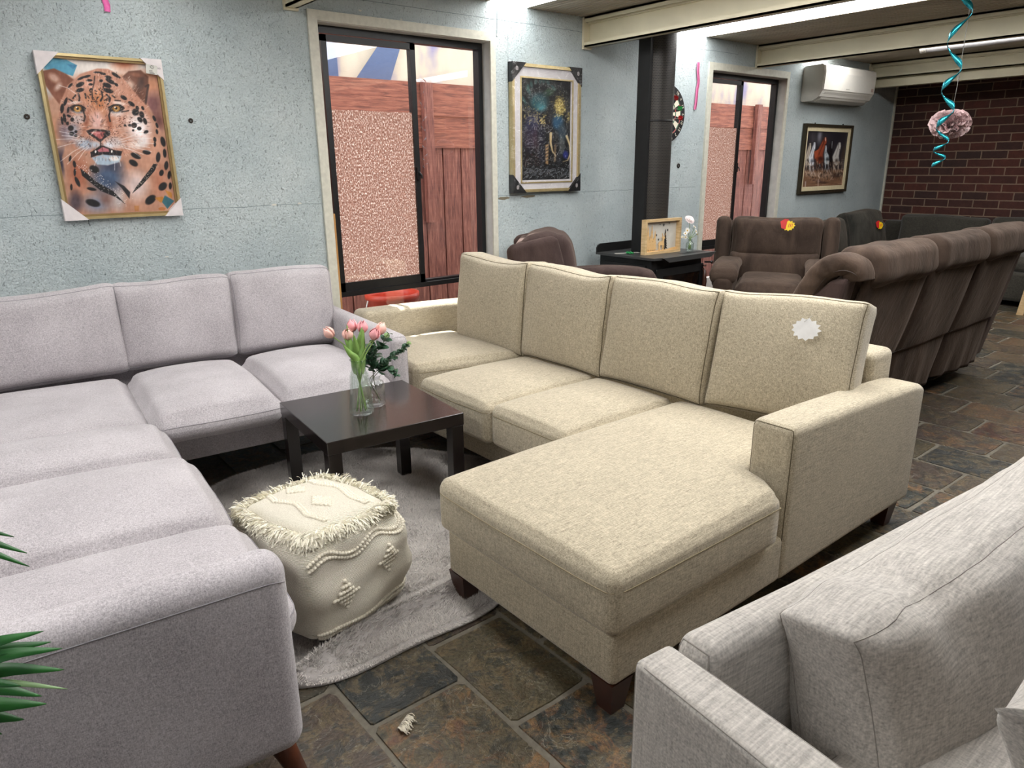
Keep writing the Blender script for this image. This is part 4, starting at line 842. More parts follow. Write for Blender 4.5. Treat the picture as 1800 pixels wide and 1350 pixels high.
# screws
M['screw']=plain('rusty_screw',rgb(60,54,50),.5,.5)
for (x,z,l) in ((.482,1.6,'dark screw head in the wall left of the leopard picture'),(1.19,1.602,'dark screw head in the wall right of the leopard picture'),(5.145,1.345,'dark round plug in the wall below the dartboard')):
    k=.012 if x<2 else .02
    o=obj('screw', xf(lathe([(k*.3,0),(k*.3,.004),(k*.6,.006),(k,.004),(k,0)],(0,0,0),12), Matrix.Translation((x,WY-.0005,z))@Matrix.Rotation(math.pi/2,4,'X')), M['screw'], origin=(x,WY,z)); tag(o,l,'screw')
# ribbons
M['pink']=plain('pink_satin_ribbon',rgb(206,104,150),.5); M['pinkb']=plain('bright_pink_crepe',rgb(240,110,180),.5)
def ribbon(P,w_,tw=None):
    V=[];Fc=[]
    for i,p in enumerate(P):
        a=(tw[i] if tw is not None else 0); V+=[(p[0]-math.cos(a)*w_/2,p[1]-math.sin(a)*w_/2,p[2]),(p[0]+math.cos(a)*w_/2,p[1]+math.sin(a)*w_/2,p[2]),]
    n=len(P); V2=[(x,y+.0015,z) for x,y,z in V]; V=V+V2
    for i in range(n-1): Fc+=[(2*i,2*i+1,2*i+3,2*i+2),(2*n+2*i+2,2*n+2*i+3,2*n+2*i+1,2*n+2*i),(2*i,2*i+2,2*n+2*i+2,2*n+2*i),(2*i+3,2*i+1,2*n+2*i+1,2*n+2*i+3)]
    return V,Fc
P=smooth_path([(5.318,WY-.012,2.17),(5.32,WY-.012,2.1),(5.336,WY-.012,2.02),(5.325,WY-.012,1.95),(5.322,WY-.012,1.86),(5.312,WY-.012,1.80)],6)
o=obj('ribbon', join(ribbon(P,.026,np.linspace(.2,-.2,len(P))),ribbon(P+np.array((.012,-.004,0)),.012,np.linspace(0,.6,len(P)))), M['pink'], origin=(5.32,WY,2.17)); tag(o,'thin pink ribbon hanging on the wall between the dartboard and far window','ribbon')
o=obj('crepe_scrap', ribbon([(.868,WY-.006,2.2),(.872,WY-.008,2.14),(.884,WY-.006,2.10),(.882,WY-.01,2.07)],.028,[0,.1,-.1,.3]), M['pinkb'], origin=(.87,WY,2.14)); tag(o,'scrap of bright pink crepe stuck to the wall above the leopard picture','ribbon')
# ================================================================ DARTBOARD
db=thing('dartboard','round black and white dartboard on the wall, partly hidden by the flue','dartboard',(4.925,WY,1.753))
cx,cz,R=4.925,1.753,.226
DM=Matrix.Translation((cx,WY-.002,cz))@Matrix.Rotation(math.pi/2,4,'X')
obj('board', xf(lathe([(.001,0),(R,0),(R,.03),(R-.004,.034),(.001,.034)],(0,0,0),64),DM), M['black_card'], db, smooth=False)
M['db_white']=plain('cream_sisal',rgb(226,220,200),.9); M['db_red']=plain('red_sisal',rgb(186,60,60),.9); M['db_green']=plain('green_sisal',rgb(40,110,74),.9)
def sector(r0,r1,a0,a1,h):
    n=4; V=[];
    for i in range(n+1):
        a=a0+(a1-a0)*i/n; V+=[(r0*math.cos(a),r0*math.sin(a),h),(r1*math.cos(a),r1*math.sin(a),h)]
    return V,[(2*i,2*i+1,2*i+3,2*i+2) for i in range(n)]
seg=[];segc=[];WHT,BLK,RED,GRN=rgb(226,220,200),rgb(24,24,24),rgb(186,60,60),rgb(40,110,74)
for k in range(20):
    a0=math.radians(18*k-9);a1=a0+math.radians(18); ev=k%2==0
    for r0,r1,cc in ((.016,.098,WHT if ev else BLK),(.098,.107,GRN if ev else RED),(.107,.162,WHT if ev else BLK),(.162,.170,GRN if ev else RED)): seg.append(sector(r0,r1,a0,a1,.0346)); segc+=[cc]*10
obj('scoring_face',xf(join(*seg),DM),attr_mat('sisal_segments',.9),db,smooth=False,col=np.array(segc))
nums=[6,13,4,18,1,20,5,12,9,14,11,8,16,7,19,3,17,2,15,10]
for k,nv in enumerate(nums):
    a=math.radians(18*k); cu=bpy.data.curves.new('n','FONT'); cu.body=str(nv); cu.size=.036; cu.align_x='CENTER'; cu.align_y='CENTER'; cu.resolution_u=2
    to=bpy.data.objects.new('number',cu); C.objects.link(to); bpy.context.view_layer.update()
    me=bpy.data.meshes.new_from_object(to); bpy.data.objects.remove(to)
    V=np.array([v.co[:] for v in me.vertices]); Fc=[tuple(p.vertices) for p in me.polygons]
    obj('number', xf((V,Fc), Matrix.Translation((cx+.197*math.cos(a),WY-.0375,cz+.197*math.sin(a)))@Matrix.Rotation(a-math.pi/2,4,'Y').inverted()@Matrix.Rotation(math.pi/2,4,'X')), M['db_white'], db, smooth=False)
obj('wire_rings', join(*[xf(tube([(r_*math.cos(a),r_*math.sin(a),.035) for a in np.linspace(0,2*math.pi,48,endpoint=False)],.0008,4,True),DM) for r_ in (.098,.107,.162,.17)]), M['grey_vent'], db)
M['dart_red']=plain('red_dart_flight',rgb(206,34,40),.4); M['dart_green']=plain('green_dart_flight',rgb(60,190,100),.4)
def dart(x,z,mat,label):
    d=thing('dart',label,'dart',(x,WY-.04,z)); 
    obj('shaft', tube([(x,WY-.036,z),(x+.002,WY-.09,z+.004),(x+.004,WY-.13,z+.008)],[.0012,.004,.003],6), M['grey_vent'], d)
    P=[]
    for q in range(4):
        a=q*math.pi/2+.5; c,s_=math.cos(a),math.sin(a)
        P.append(([(x+.003,WY-.115,z+.006),(x+.003+.02*c,WY-.13,z+.007+.02*s_),(x+.004+.02*c,WY-.155,z+.009+.02*s_),(x+.004,WY-.165,z+.01)],[(0,1,2,3)]))
    obj('flight', join(*P), mat, d, smooth=False)
dart(4.888,1.855,M['dart_red'],'red dart stuck high in the dartboard beside the number 18'); dart(4.945,1.780,M['dart_green'],'green dart stuck in the dartboard'); dart(4.958,1.708,M['dart_red'],'lower red dart stuck in the right of the dartboard')
# ================================================================ BEIGE CHAISE SOFA
def tapered_leg(x,y,h,top,bot,lean=(0,0)):
    V=[(x+sx*bot/2,y+sy*bot/2,0) for sx,sy in ((-1,-1),(1,-1),(1,1),(-1,1))]+[(x+lean[0]+sx*top/2,y+lean[1]+sy*top/2,h) for sx,sy in ((-1,-1),(1,-1),(1,1),(-1,1))]
    return V,[(3,2,1,0),(4,5,6,7),(0,1,5,4),(1,2,6,5),(2,3,7,6),(3,0,4,7)]
s1=thing('chaise_sofa','oatmeal beige woven fabric sofa with a chaise on its near end, four back cushions','sofa',(2.0,2.2,0))
B=M['beige']
obj('base', join(sbox(1.78,2.80,1.05,3.55,.10,.27,.02,seg=.2).vf()), B, s1)
b=sbox(1.13,1.90,1.005,1.735,.10,.262,.022,seg=.12); obj('chaise_base', b.vf(), B, s1)
# chaise cushion wraps round the front of the arm
def chaise(L,U):
    L=L.copy(); X=L[:,0]; near=np.clip((-U[:,1]),-1,1)
    k=np.clip((X-.12)/.045,0,1); k=k*k*(3-2*k); cy=.36
    ynew=L[:,1]; full=.72/2
    w_=(full-ynew)/(2*full)        # 1 at near edge
    L[:,1]=ynew+k*.155*np.clip(w_,0,1)
    e=lambda a:np.clip(1-a**2,0,1)**.45
    L[:,2]+=np.where(U[:,2]>0,.022,0)*e(U[:,0])*e(U[:,1])
    L[:,0]-=.008*(U[:,0]<0)*e(U[:,1])*e(U[:,2])*np.abs(U[:,0]); L[:,1]+=.008*U[:,1]*e(U[:,2])*e(U[:,0])
    L[:,2]+=wr(L,6,.003,4)*(U[:,2]>0)
    return L
c=SB((.60,.375,.087),.03,Matrix.Translation((1.70,1.36,.352)),chaise,.04); o=obj('chaise_cushion', c.vf(), B, s1)
piping('piping', c.belt(.5,34), M['beige_seam'], o, .0018)
def seat(x0,x1,y0,y1,z0,z1,seed,skew=0,par=None,mat=None,seam=None,side=.008,top=.028,face='x',r=.03):
    def d(L,U):
        L=crown(top,side,seed,.0022,edge=.5)(L,U)
        if skew: L[:,1]+=skew*np.clip(-U[:,0]*.5+.5,0,1)*np.clip(-U[:,1]*.5+.5,0,1)
        return L
    c=sbox(x0,x1,y0,y1,z0,z1,r,d,.045); o=obj('seat_cushion', c.vf(), mat or B, par or s1); piping('piping', c.belt(.35 if par else .6,24), seam or M['beige_seam'], o, .0017); return o
seat(1.655,2.28,1.745,2.185,.262,.437,1); seat(1.640,2.28,2.190,2.700,.262,.437,2); seat(1.715,2.30,2.705,3.405,.262,.452,3,skew=.15)
obj('back_frame', join(sbox(2.64,2.82,1.135,3.56,.10,.685,.03,seg=.15).vf()), B, s1)
def armd(L,U):
    L=L.copy(); up=np.clip(U[:,2],0,1)
    L[:,2]-=up*.04*np.clip(U[:,0]*.5+.5,0,1)**1.5
    L[:,2]-=up*.02*np.clip((U[:,0]-.9)*10,0,1)
    L[:,1]+=wr(L,5,.0015,9)
    return L
c=sbox(1.878,2.81,1.0,1.148,.10,.618,.028,armd,.07,k=4); o=obj('arm', c.vf(), B, s1); piping('piping', c.loop(0,-1,24), M['seam_dark'], o, .0015)
c=sbox(1.765,2.81,3.42,3.575,.10,.622,.035,armd,.07,k=4); o=obj('arm', c.vf(), B, s1)
def back_cushion(par,mat,seam,cx,cyz,wid,hei,th,xdir,lean,seed,pu=.045,sag=.012,ears=.012,r=.045,wamp=.004,name='back_cushion',roll=0,pinch=.014):
    """standing cushion; xdir = width direction, its front faces -y local; lean = angle back"""
    x=Vector(xdir).normalized(); z0=Vector((0,0,1)); y=z0.cross(x)
    Mx=Matrix(((x.x,y.x,0,cx),(x.y,y.y,0,cyz[0]),(0,0,1,cyz[1]),(0,0,0,1)))@Matrix.Rotation(-lean,4,'X')@Matrix.Rotation(roll,4,'Y')
    c=SB((wid/2,th/2,hei/2),r,Mx,puff(pu,pinch,seed,wamp,sag,ears),.035); o=obj(name,c.vf(),mat,par)
    piping('piping', c.loop(1,-1,28), seam, o, .0022); piping('piping', c.loop(1,1,28), seam, o, .0022); return o
# beige cushions: width runs along -y (so that front faces -x)
for cx,cy,wd,sd,hz,ln,xd in ((2.455,1.375,.52,1,.0,.26,(.22,-1,0)),(2.385,1.895,.545,2,.0,.17,(0,-1,0)),(2.365,2.435,.54,3,.0,.12,(0,-1,0)),(2.345,2.975,.56,4,.005,.09,(0,-1,0))):
    back_cushion(s1,B,M['seam_dark'],cx,(cy,.657+hz/2),wd+.012,.455+hz,.17,xd,ln,sd,pu=.042,sag=-.016,ears=.010,r=.034,wamp=.004,pinch=.003)
for (x,y) in ((1.175,1.05),(1.175,1.70)): obj('leg', tapered_leg(x,y,.102,.078,.05), M['brown_wood'], s1, smooth=False)
for (x,y) in ((2.73,1.06),(2.73,3.5),(1.86,3.5)): obj('leg', tapered_leg(x,y,.102,.078,.05), M['brown_wood'], s1, smooth=False)
# sale tag
def burst(n,r0,r1,ax=1,az=1,seed=0):
    rg=random.Random(seed); return [((r1 if k%2 else r0)*rg.uniform(.93,1.05)*math.cos(math.pi*k/n)*ax,(r1 if k%2 else r0)*rg.uniform(.93,1.05)*math.sin(math.pi*k/n)*az) for k in range(2*n)]
M['card_white']=plain('white_card',rgb(236,236,236),.6); M['card_yellow']=plain('yellow_card',rgb(240,206,20),.5); M['card_red']=plain('red_card',rgb(206,36,36),.5)
g_=thing('price_tag','blank white starburst price tag on the beige sofa\'s nearest back cushion','price tag',(2.36,1.28,.80))
TM=Matrix(((.215,.94,.25,2.372),(-.97,.22,.05,1.262),(0,-.26,.965,.800),(0,0,0,1)))@Matrix.Translation((0,-.012,0))
obj('card', prism(burst(13,.052,.042,1,.78,2), TM, .002), M['card_white'], g_, smooth=False)
obj('pin', tube([(2.350,1.262,.83),(2.40,1.262,.845)],.001,4), M['grey_vent'], g_)
# ================================================================ GREY CORNER SOFA
s2=thing('corner_sofa','lilac grey L-shaped corner sofa with plump cushions, running along the blue wall','sofa',(.2,2.6,0))
G=M['grey']; GS=M['grey_seam']
PRE[s2.name]=Matrix.Translation((.45,1.27,0))@Matrix.Rotation(math.radians(-5.2),4,'Z')@Matrix.Translation((-.45,-1.27,0))
obj('base', join(sbox(-.50,1.44,3.06,3.86,.18,.335,.02,seg=.2).vf(),sbox(-.52,.40,1.33,3.08,.18,.335,.02,seg=.2).vf()), G, s2)
def gseat(x0,x1,y0,y1,seed,top=.055,z1=.442): return seat(x0,x1,y0,y1,.325,z1,seed,0,s2,G,GS,.012,top,r=.06)
gseat(.405,.915,2.865,3.66,11); gseat(.92,1.428,2.90,3.66,12); gseat(-.50,.40,2.865,3.66,13,.03)
gseat(-.50,.485,1.375,1.865,14,.045,.448); gseat(-.50,.465,1.87,2.45,15,.05,.448); gseat(-.50,.44,2.455,2.862,16,.06,.442)
c=sbox(1.432,1.535,2.93,3.90,.18,.622,.042,None,.07,k=5); o=obj('arm', c.vf(), G, s2); piping('piping', c.loop(1,-1,24), GS, o, .0013)
c=sbox(-.52,.447,1.268,1.372,.15,.622,.044,None,.07,k=6); o=obj('arm', c.vf(), G, s2)
P=[(x,1.268,.577) for x in np.linspace(-.48,.405,20)]+[(.437,1.277,.567)]; piping('piping', np.array(P), GS, o, .0016, False)
obj('back_frame', join(sbox(-.50,1.46,3.80,3.92,.18,.60,.03,seg=.2).vf(),sbox(-.64,-.50,1.30,3.92,.18,.60,.03,seg=.2).vf()), G, s2)
for cx,wd,sd,top in ((.135,.64,21,-.01),(.675,.545,22,.0),(1.195,.545,23,.01)):
    back_cushion(s2,G,GS,cx,(3.745,.655+top/2),wd,.43+top,.15,(1,0,0),.12,sd,pu=.035,sag=.014,ears=.004,r=.06,wamp=.008,pinch=.006,roll=(-.015 if sd==21 else .012))
back_cushion(s2,G,GS,-.40,(3.765,.65),.46,.43,.15,(1,0,0),.12,24,pu=.035,r=.05)
def conleg(x0,y0,x1,y1,h): return tube([(x0,y0,0),(x1,y1,h)],[.016,.034],14)
for (a,b_,c_,d_) in ((.445,1.325,.385,1.36),(1.50,2.97,1.47,3.02),(1.50,3.84,1.47,3.8),(-.5,1.33,-.45,1.38)): obj('leg', conleg(a,b_,c_,d_,.19), M['red_wood'], s2)
# ================================================================ NEAR LINEN SOFA
s3=thing('linen_sofa','pale crosshatched linen sofa in the near right corner, seen over its arm and back','sofa',(1.6,.1,0))
LM=Matrix.Translation((.665,.555,0))@Matrix.Rotation(math.radians(-5.2),4,'Z')
Ln=M['linen']; LS=M['linen_seam']
def lx(h,r,c,deform=None,seg=.05,k=4): return SB(h,r,LM@Matrix.Translation(c),deform,seg,k)
def larm(L,U):
    L=L.copy(); up=np.clip(U[:,2],0,1); t_=np.clip(1-(U[:,1]*.5+.5),0,1)
    L[:,2]-=up*(.008*t_+.05*t_**2.2)
    L[:,0]+=.02*t_*(U[:,0]>0)*up
    return L
c=lx((.036,.45,.305),.012,(.036,-.45,.395),larm,.06); o=obj('arm', c.vf(), Ln, s3); piping('piping', c.loop(0,1,30), LS, o, .0012); piping('piping', c.loop(0,-1,30), LS, o, .0012)
def lback(L,U):
    L=L.copy(); L[:,2]+=np.clip(U[:,2],0,1)*.008*np.clip(1-((U[:,0]+1)*4),0,1); L[:,1]+=wr(L,4,.002,2); return L
c=lx((1.05,.036,.31),.03,(1.125,-.036,.40),lback,.06,5); o=obj('back_frame', c.vf(), Ln, s3); piping('piping', c.loop(0,-1,30), LS, o, .0015)
obj('base', lx((1.05,.42,.14),.02,(1.125,-.47,.24),None,.15).vf(), Ln, s3)
c=lx((.50,.34,.085),.035,(.58,-.50,.445),crown(.02,.01,31),.06); o=obj('seat_cushion', c.vf(), Ln, s3); piping('piping', c.loop(2,1,24), LS, o, .0015)
c=lx((.50,.34,.085),.035,(1.60,-.50,.445),crown(.02,.01,32),.06); o=obj('seat_cushion', c.vf(), Ln, s3)
def big(L,U):
    L=puff(.055,.03,41,.007,0,.008)(L,U); L[:,2]-=.03*(U[:,2]>0)*np.clip(-U[:,0]-.5,0,1)
    L[:,1]+=.012*np.sin(L[:,0]*26+L[:,2]*14)*np.clip(U[:,2],0,1)*np.clip(1-np.abs(U[:,0]+.7)*2,0,1)
    L[:,2]+=.010*np.sin(L[:,0]*30)*np.clip(U[:,2],0,1)*np.clip(1-np.abs(U[:,0]+.65)*2.2,0,1)
    return L
c=SB((.47,.075,.205),.04,LM@Matrix.Translation((.70,-.155,.572))@Matrix.Rotation(math.radians(-10),4,'X')@Matrix.Rotation(math.radians(-2.5),4,'Y'),big,.03); o=obj('back_cushion', c.vf(), Ln, s3)
piping('piping', c.loop(1,-1,40), LS, o, .0009); piping('piping', c.loop(1,1,40), LS, o, .0009)
c=SB((.47,.085,.215),.035,LM@Matrix.Translation((1.60,-.165,.65))@Matrix.Rotation(math.radians(-12),4,'X'),puff(.05,.03,42,.005,0,.02),.05); o=obj('back_cushion', c.vf(), Ln, s3)
o=SB((.20,.04,.19),.03,LM@Matrix.Translation((.36,-.47,.66))@Matrix.Rotation(math.radians(8),4,'Z')@Matrix.Rotation(math.radians(-25),4,'X'),puff(.05,.03,43,.004,0,.03),.03)
q=obj('scatter_cushion', o.vf(), Ln, None, origin=(1.02,.05,.54)); tag(q,'small pale linen scatter cushion, only its corner showing at the bottom edge','cushion')
obj('leg', tapered_leg(.74,.47,.10,.06,.04), M['brown_wood'], s3, smooth=False)
# ================================================================ COFFEE TABLE
tb=thing('coffee_table','square black-brown coffee table with four chunky legs standing on the shaggy rug','table',(1.258,2.455,0))
TMt=Matrix.Translation((1.258,2.455,0))@Matrix.Rotation(-1.66456,4,'Z')
obj('tabletop', SB((.275,.275,.025),.0025,TMt@Matrix.Translation((0,0,.425)),None,.3,2).vf(), M['lack'], tb, smooth=False)
for sx in (-1,1):
    for sy in (-1,1): obj('leg', SB((.025,.025,.195),.002,TMt@Matrix.Translation((sx*.248,sy*.248,.205)),None,.5,2).vf(), M['lack'], tb, smooth=False)
# ================================================================ RUG
rug=thing('round_rug','round shaggy silver-grey rug, rucked into a fold along its near edge','rug',(1.12,2.38,0))
RC=np.array((1.12,2.385)); RR=.80
def rug_edge(a):
    a=np.asarray(a); r=RR+.012*np.sin(5*a+1)+.008*np.sin(11*a)
    d=np.abs((a-math.radians(233)+math.pi)%(2*math.pi)-math.pi); return r+.115*np.exp(-(d/.38)**2)-.02*np.exp(-((np.abs((a-math.radians(290)+math.pi)%(2*math.pi)-math.pi))/.2)**2)
def rug_h(x,y):
    x=np.asarray(x);y=np.asarray(y)
    yr=1.69+.10*(x-.62)+.16*np.clip(x-1.0,0,1)**1.2+.02*np.sin(x*9)
    d=(y-yr); m=np.clip((x-.45)/.2,0,1)*np.clip((1.35-x)/.12,0,1)
    h=.048*np.exp(-(d/.024)**2)*m
    return .010+h+.003*np.sin(x*13)*np.sin(y*11+1)
V=[(RC[0],RC[1],float(rug_h(*RC)))];Fc=[];na,nr=120,46
for i in range(1,nr+1):
    for j in range(na):
        a=2*math.pi*j/na; r=float(rug_edge(a))*i/nr; x=RC[0]+r*math.cos(a);y=RC[1]+r*math.sin(a); V.append((x,y,float(rug_h(x,y))))
for j in range(na): Fc.append((0,1+j,1+(j+1)%na))
for i in range(nr-1):
    for j in range(na): a=1+i*na+j;b_=1+i*na+(j+1)%na; Fc.append((a,a+na,b_+na,b_))
n=len(V)
for j in range(na): x,y,z=V[1+(nr-1)*na+j]; V.append((x,y,.001))
for j in range(na): a=1+(nr-1)*na+j;b_=1+(nr-1)*na+(j+1)%na; Fc.append((a,n+j,n+(j+1)%na,b_))
M['rugback']=plain('grey_rug_backing',rgb(180,174,171),.95)
obj('backing',(V,Fc),M['rugback'],rug)
rg=np.random.default_rng(5); N=250000
rr=np.sqrt(rg.uniform(0,1,N)); aa=rg.uniform(0,2*math.pi,N); rad=rug_edge(aa)*(rr*.995); X=RC[0]+rad*np.cos(aa); Y=RC[1]+rad*np.sin(aa); Z=rug_h(X,Y)
ph=wr(np.stack([X,Y,0*X],1),9,1.6,7); ph2=wr(np.stack([X,Y,0*X],1),34,1.2,8)
dirn=ph*1.1+ph2*1.2+rg.normal(size=N)*1.3; L_h=rg.uniform(.012,.021,N); tilt=rg.uniform(.7,1.3,N); edge=(rr>.975); tilt[edge]=1.35; dirn[edge]=aa[edge]
tip=np.stack([X+L_h*np.sin(tilt)*np.cos(dirn),Y+L_h*np.sin(tilt)*np.sin(dirn),Z+L_h*np.cos(tilt)*.95],1)
bw_=rg.uniform(.0010,.0018,N); pa=dirn+math.pi/2+rg.normal(size=N)*.4; o1=np.stack([np.cos(pa)*bw_,np.sin(pa)*bw_,0*pa],1); b0=np.stack([X,Y,Z-.001],1)
V=np.empty((N*3,3)); V[0::3]=b0-o1; V[1::3]=b0+o1; V[2::3]=tip
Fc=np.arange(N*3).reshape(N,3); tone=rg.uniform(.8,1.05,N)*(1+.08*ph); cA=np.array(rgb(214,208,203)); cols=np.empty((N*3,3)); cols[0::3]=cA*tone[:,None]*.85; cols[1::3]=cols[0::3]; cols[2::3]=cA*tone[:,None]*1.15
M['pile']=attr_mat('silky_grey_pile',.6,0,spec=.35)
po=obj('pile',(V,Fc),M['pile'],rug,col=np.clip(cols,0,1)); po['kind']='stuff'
# ================================================================ POUF
pf=thing('pouf','cream knitted pouf with bobble patterns and fringed top, on the near side of the rug','pouf',(.82,1.93,.02))
PM=Matrix.Translation((.79,1.94,0))@Matrix.Rotation(math.radians(14),4,'Z')
def pouf_d(L,U):
    L=L.copy(); zz=U[:,2]; bul=1+.13*(1-zz**2)-.10*np.clip(zz,0,1)**3-.05*np.clip(-zz,0,1)**3
    a=np.arctan2(L[:,1],L[:,0]); r=np.hypot(L[:,0],L[:,1]); sq=1-.07*np.abs(np.cos(2*a-math.pi/2))**2
    L[:,0]*=bul*sq; L[:,1]*=bul*sq
    f=.006*np.sin(zz*9+2*np.sin(a*2))+.004*np.sin(a*5+zz*4); L[:,0]+=np.cos(a)*f*(np.abs(zz)<.98); L[:,1]+=np.sin(a)*f*(np.abs(zz)<.98)
    L[:,2]+=.022*(zz>0)*np.clip(1-U[:,0]**2,0,1)*np.clip(1-U[:,1]**2,0,1)*zz - .02*(zz>0)*zz*(U[:,0]*.5+.5)*.6
    L[:,0]+=.025*(zz+1)*-.5+.012; L[:,1]-=.012*(zz+1)*.5
    return L
pb=SB((.197,.197,.186),.05,PM@Matrix.Translation((0,0,.208)),pouf_d,.02,4)
t=NT('cream_knitted_cotton'); co=t.coord((1,1,1)); wv=t.n('ShaderNodeTexWave',i_Scale=95.0,i_Distortion=1.2,i_Detail=1.0); wv.bands_direction='Y'; t.l(co,wv.inputs['Vector'])
wz=t.n('ShaderNodeTexWave',i_Scale=90.0,i_Distortion=1.2,i_Detail=1.0); wz.bands_direction='Z'; t.l(co,wz.inputs['Vector']); nn=t.noise(co,240,2); n5=t.noise(co,6,3)
ge=t.n('ShaderNodeNewGeometry'); sn=t.n('ShaderNodeSeparateXYZ'); t.l(ge.outputs['True Normal'],sn.inputs[0]); tp_=t.math('GREATER_THAN',sn.outputs[2],.72); wsel=t.math('ADD',t.math('MULTIPLY',wv.outputs[1],tp_),t.math('MULTIPLY',wz.outputs[1],t.math('SUBTRACT',1,tp_)))
hh=t.math('ADD',t.math('MULTIPLY',wsel,.6),t.math('MULTIPLY',nn,.9))
t.base(t.mix(t.math('MULTIPLY',n5,.5),t.ramp(hh,[(.35,rgb(196,188,166)),(.85,rgb(248,242,228))]),rgb(232,222,200),'MIX')); t.bump(hh,.7,.004); M['knit']=t.set(Roughness=.95)
M['bobble']=plain('cream_yarn',rgb(232,224,206),.95,0,.06,120,.3)
obj('body', pb.vf(), M['knit'], pf)
def ball(p,r,nrm=None):
    V=[];Fc=[]
    for i,ph_ in enumerate((.0,.9,1.6,2.3)):
        for j in range(6): a=2*math.pi*j/6+i*.3; V.append((p[0]+r*math.sin(ph_)*math.cos(a),p[1]+r*math.sin(ph_)*math.sin(a),p[2]+r*.8*math.cos(ph_)))
    for i in range(3):
        for j in range(6): q=(j+1)%6; Fc.append((i*6+j,i*6+q,i*6+6+q,i*6+6+j))
    return V,Fc
tops=[];sides_=[];mh=pb.h
def topp(u,v): return pb.map([[u*mh[0],v*mh[1],mh[2]]])[0]
def sidep(u,w_,face=1):   # face 1: near (-y); 0: right (+x)
    return pb.map([[u*mh[0],-mh[1],w_*mh[2]]] if face==1 else [[mh[0],u*mh[1],w_*mh[2]]])[0]
for i in range(26):      # zigzag bands and diamonds on the top
    t_=-.78+i*.062
    tops.append(ball(topp(-.55+.16*abs(((t_*2.2+8)%2)-1),t_),.0072)); tops.append(ball(topp(-.50+.16*abs(((t_*2.2+8)%2)-1),t_),.0065))
    for k in range(3): tops.append(ball(topp(.42+.055*k+.10*abs(((t_*2.0+8)%2)-1),t_),.0075))
for (cu,cv_) in ((-.05,-.25),(.0,.52)):
    for i in range(-4,5):
        for j in range(-4,5):
            if abs(i)+abs(j)<=4: tops.append(ball(topp(cu+i*.042,cv_+j*.055),.0070))
for fc in (1,0):
    for i in range(40):
        u=-.97+i*.05
        for w_ in (-.80,-.70,-.90): sides_.append(ball(sidep(u,w_,fc),.0078))
        sides_.append(ball(sidep(u,.62+.08*math.sin(u*7),fc),.0072)); sides_.append(ball(sidep(u+.02,.53+.08*math.sin(u*7),fc),.0072))
    for (cu,cw) in ((-.42,-.12),(.38,.10)):
        for i in range(-4,5):
            for j in range(-3,4):
                if abs(i)*.8+abs(j)<=3.4: sides_.append(ball(sidep(cu+i*.05,cw+j*.085,fc),.0078))
obj('top_bobbles', join(*tops), M['bobble'], pf)['kind']='stuff'; obj('side_bobbles', join(*sides_), M['bobble'], pf)['kind']='stuff'
lp=pb.loop(2,1,60); cen=lp.mean(0); Nf=7000; V=np.empty((0,3)); VV=[];FF=[];cols=[]
rg=np.random.default_rng(9)
for i in range(Nf):
    k=rg.uniform(0,len(lp)); a_=lp[int(k)%len(lp)]; b2=lp[(int(k)+1)%len(lp)]; p=a_+(b2-a_)*(k%1); out=p-cen; out[2]=0; out/=np.linalg.norm(out)+1e-9
    p=p-out*rg.uniform(-.012,.004)+np.array((0,0,rg.uniform(-.01,.012))); tg=np.cross(out,(0,0,1)); ln=rg.uniform(.026,.046); cr=rg.normal()*.5
    d0=out*rg.uniform(.5,1)+np.array((0,0,rg.uniform(-.1,.9)))+tg*rg.normal()*.5; pts=[p]; dd=d0/np.linalg.norm(d0)
    for q in range(4):
        dd=dd+np.array((0,0,-.34))+tg*cr*.3+rg.normal(size=3)*.15; dd/=np.linalg.norm(dd); pts.append(pts[-1]+dd*ln/4)
    wd=rg.uniform(.0012,.002); sv=np.cross(dd,out); sv=sv/(np.linalg.norm(sv)+1e-9)*wd; n=len(VV)
    for q in pts: VV+= [q-sv,q+sv]
    FF+=[(n+2*q,n+2*q+1,n+2*q+3,n+2*q+2) for q in range(4)]; tn=rg.uniform(.8,1.08); cols+= [np.array(rgb(252,246,228))*tn]*10
fo=obj('fringe',(VV,FF),attr_mat('cream_fringe_yarn',.9),pf,col=np.clip(cols,0,1)); fo['kind']='stuff'

# frayed tuft lying on the slate
tf=[]; rgt=np.random.default_rng(12)
for k in range(46):
    u=rgt.uniform(-1,1); b0=np.array((.722+.022*u,1.352+.012*u,.003)); e=b0+np.array((rgt.uniform(-.008,.008)+.006,rgt.uniform(-.040,-.018),rgt.uniform(.001,.006))); tf.append(tube(smooth_path([b0,(b0+e)/2+np.array((rgt.uniform(-.004,.004),0,.004)),e],3),.0013,4))
o=obj('yarn_tuft', join(*tf), M['bobble'], origin=(.72,1.345,0)); tag(o,'small frayed tuft of cream yarn lying on the brown slate tile','yarn')
# ================================================================ VASES AND FLOWERS ON THE TABLE
def hexlathe(prof,c,sides=6,rot=0,sub=6,round_at=None):
    """hexagonal glass that turns round towards the top; prof=(r,z,roundness)"""
    V=[];n=sides*sub;Fc=[]
    for (r,z,k) in prof:
        for j in range(n):
            a=2*math.pi*j/n; b_=(a%(2*math.pi/sides))-math.pi/sides; rh=r*math.cos(math.pi/sides)/math.cos(b_); q=rh*(1-k)+r*k
            V.append((c[0]+q*math.cos(a+rot),c[1]+q*math.sin(a+rot),c[2]+z))
    for i in range(len(prof)-1):
        for j in range(n): q=(j+1)%n; Fc.append((i*n+j,i*n+q,(i+1)*n+q,(i+1)*n+j))
    return np.array(V),Fc
VS=lambda L:[(r*1.18,z*1.18,k) for r,z,k in L]
v1=np.array((1.20,2.405,.450)); v2=np.array((1.287,2.468,.450))
vs=thing('glass_vase','tall ribbed clear glass vase with hexagonal base holding pink tulips on the coffee table','vase',tuple(v1))
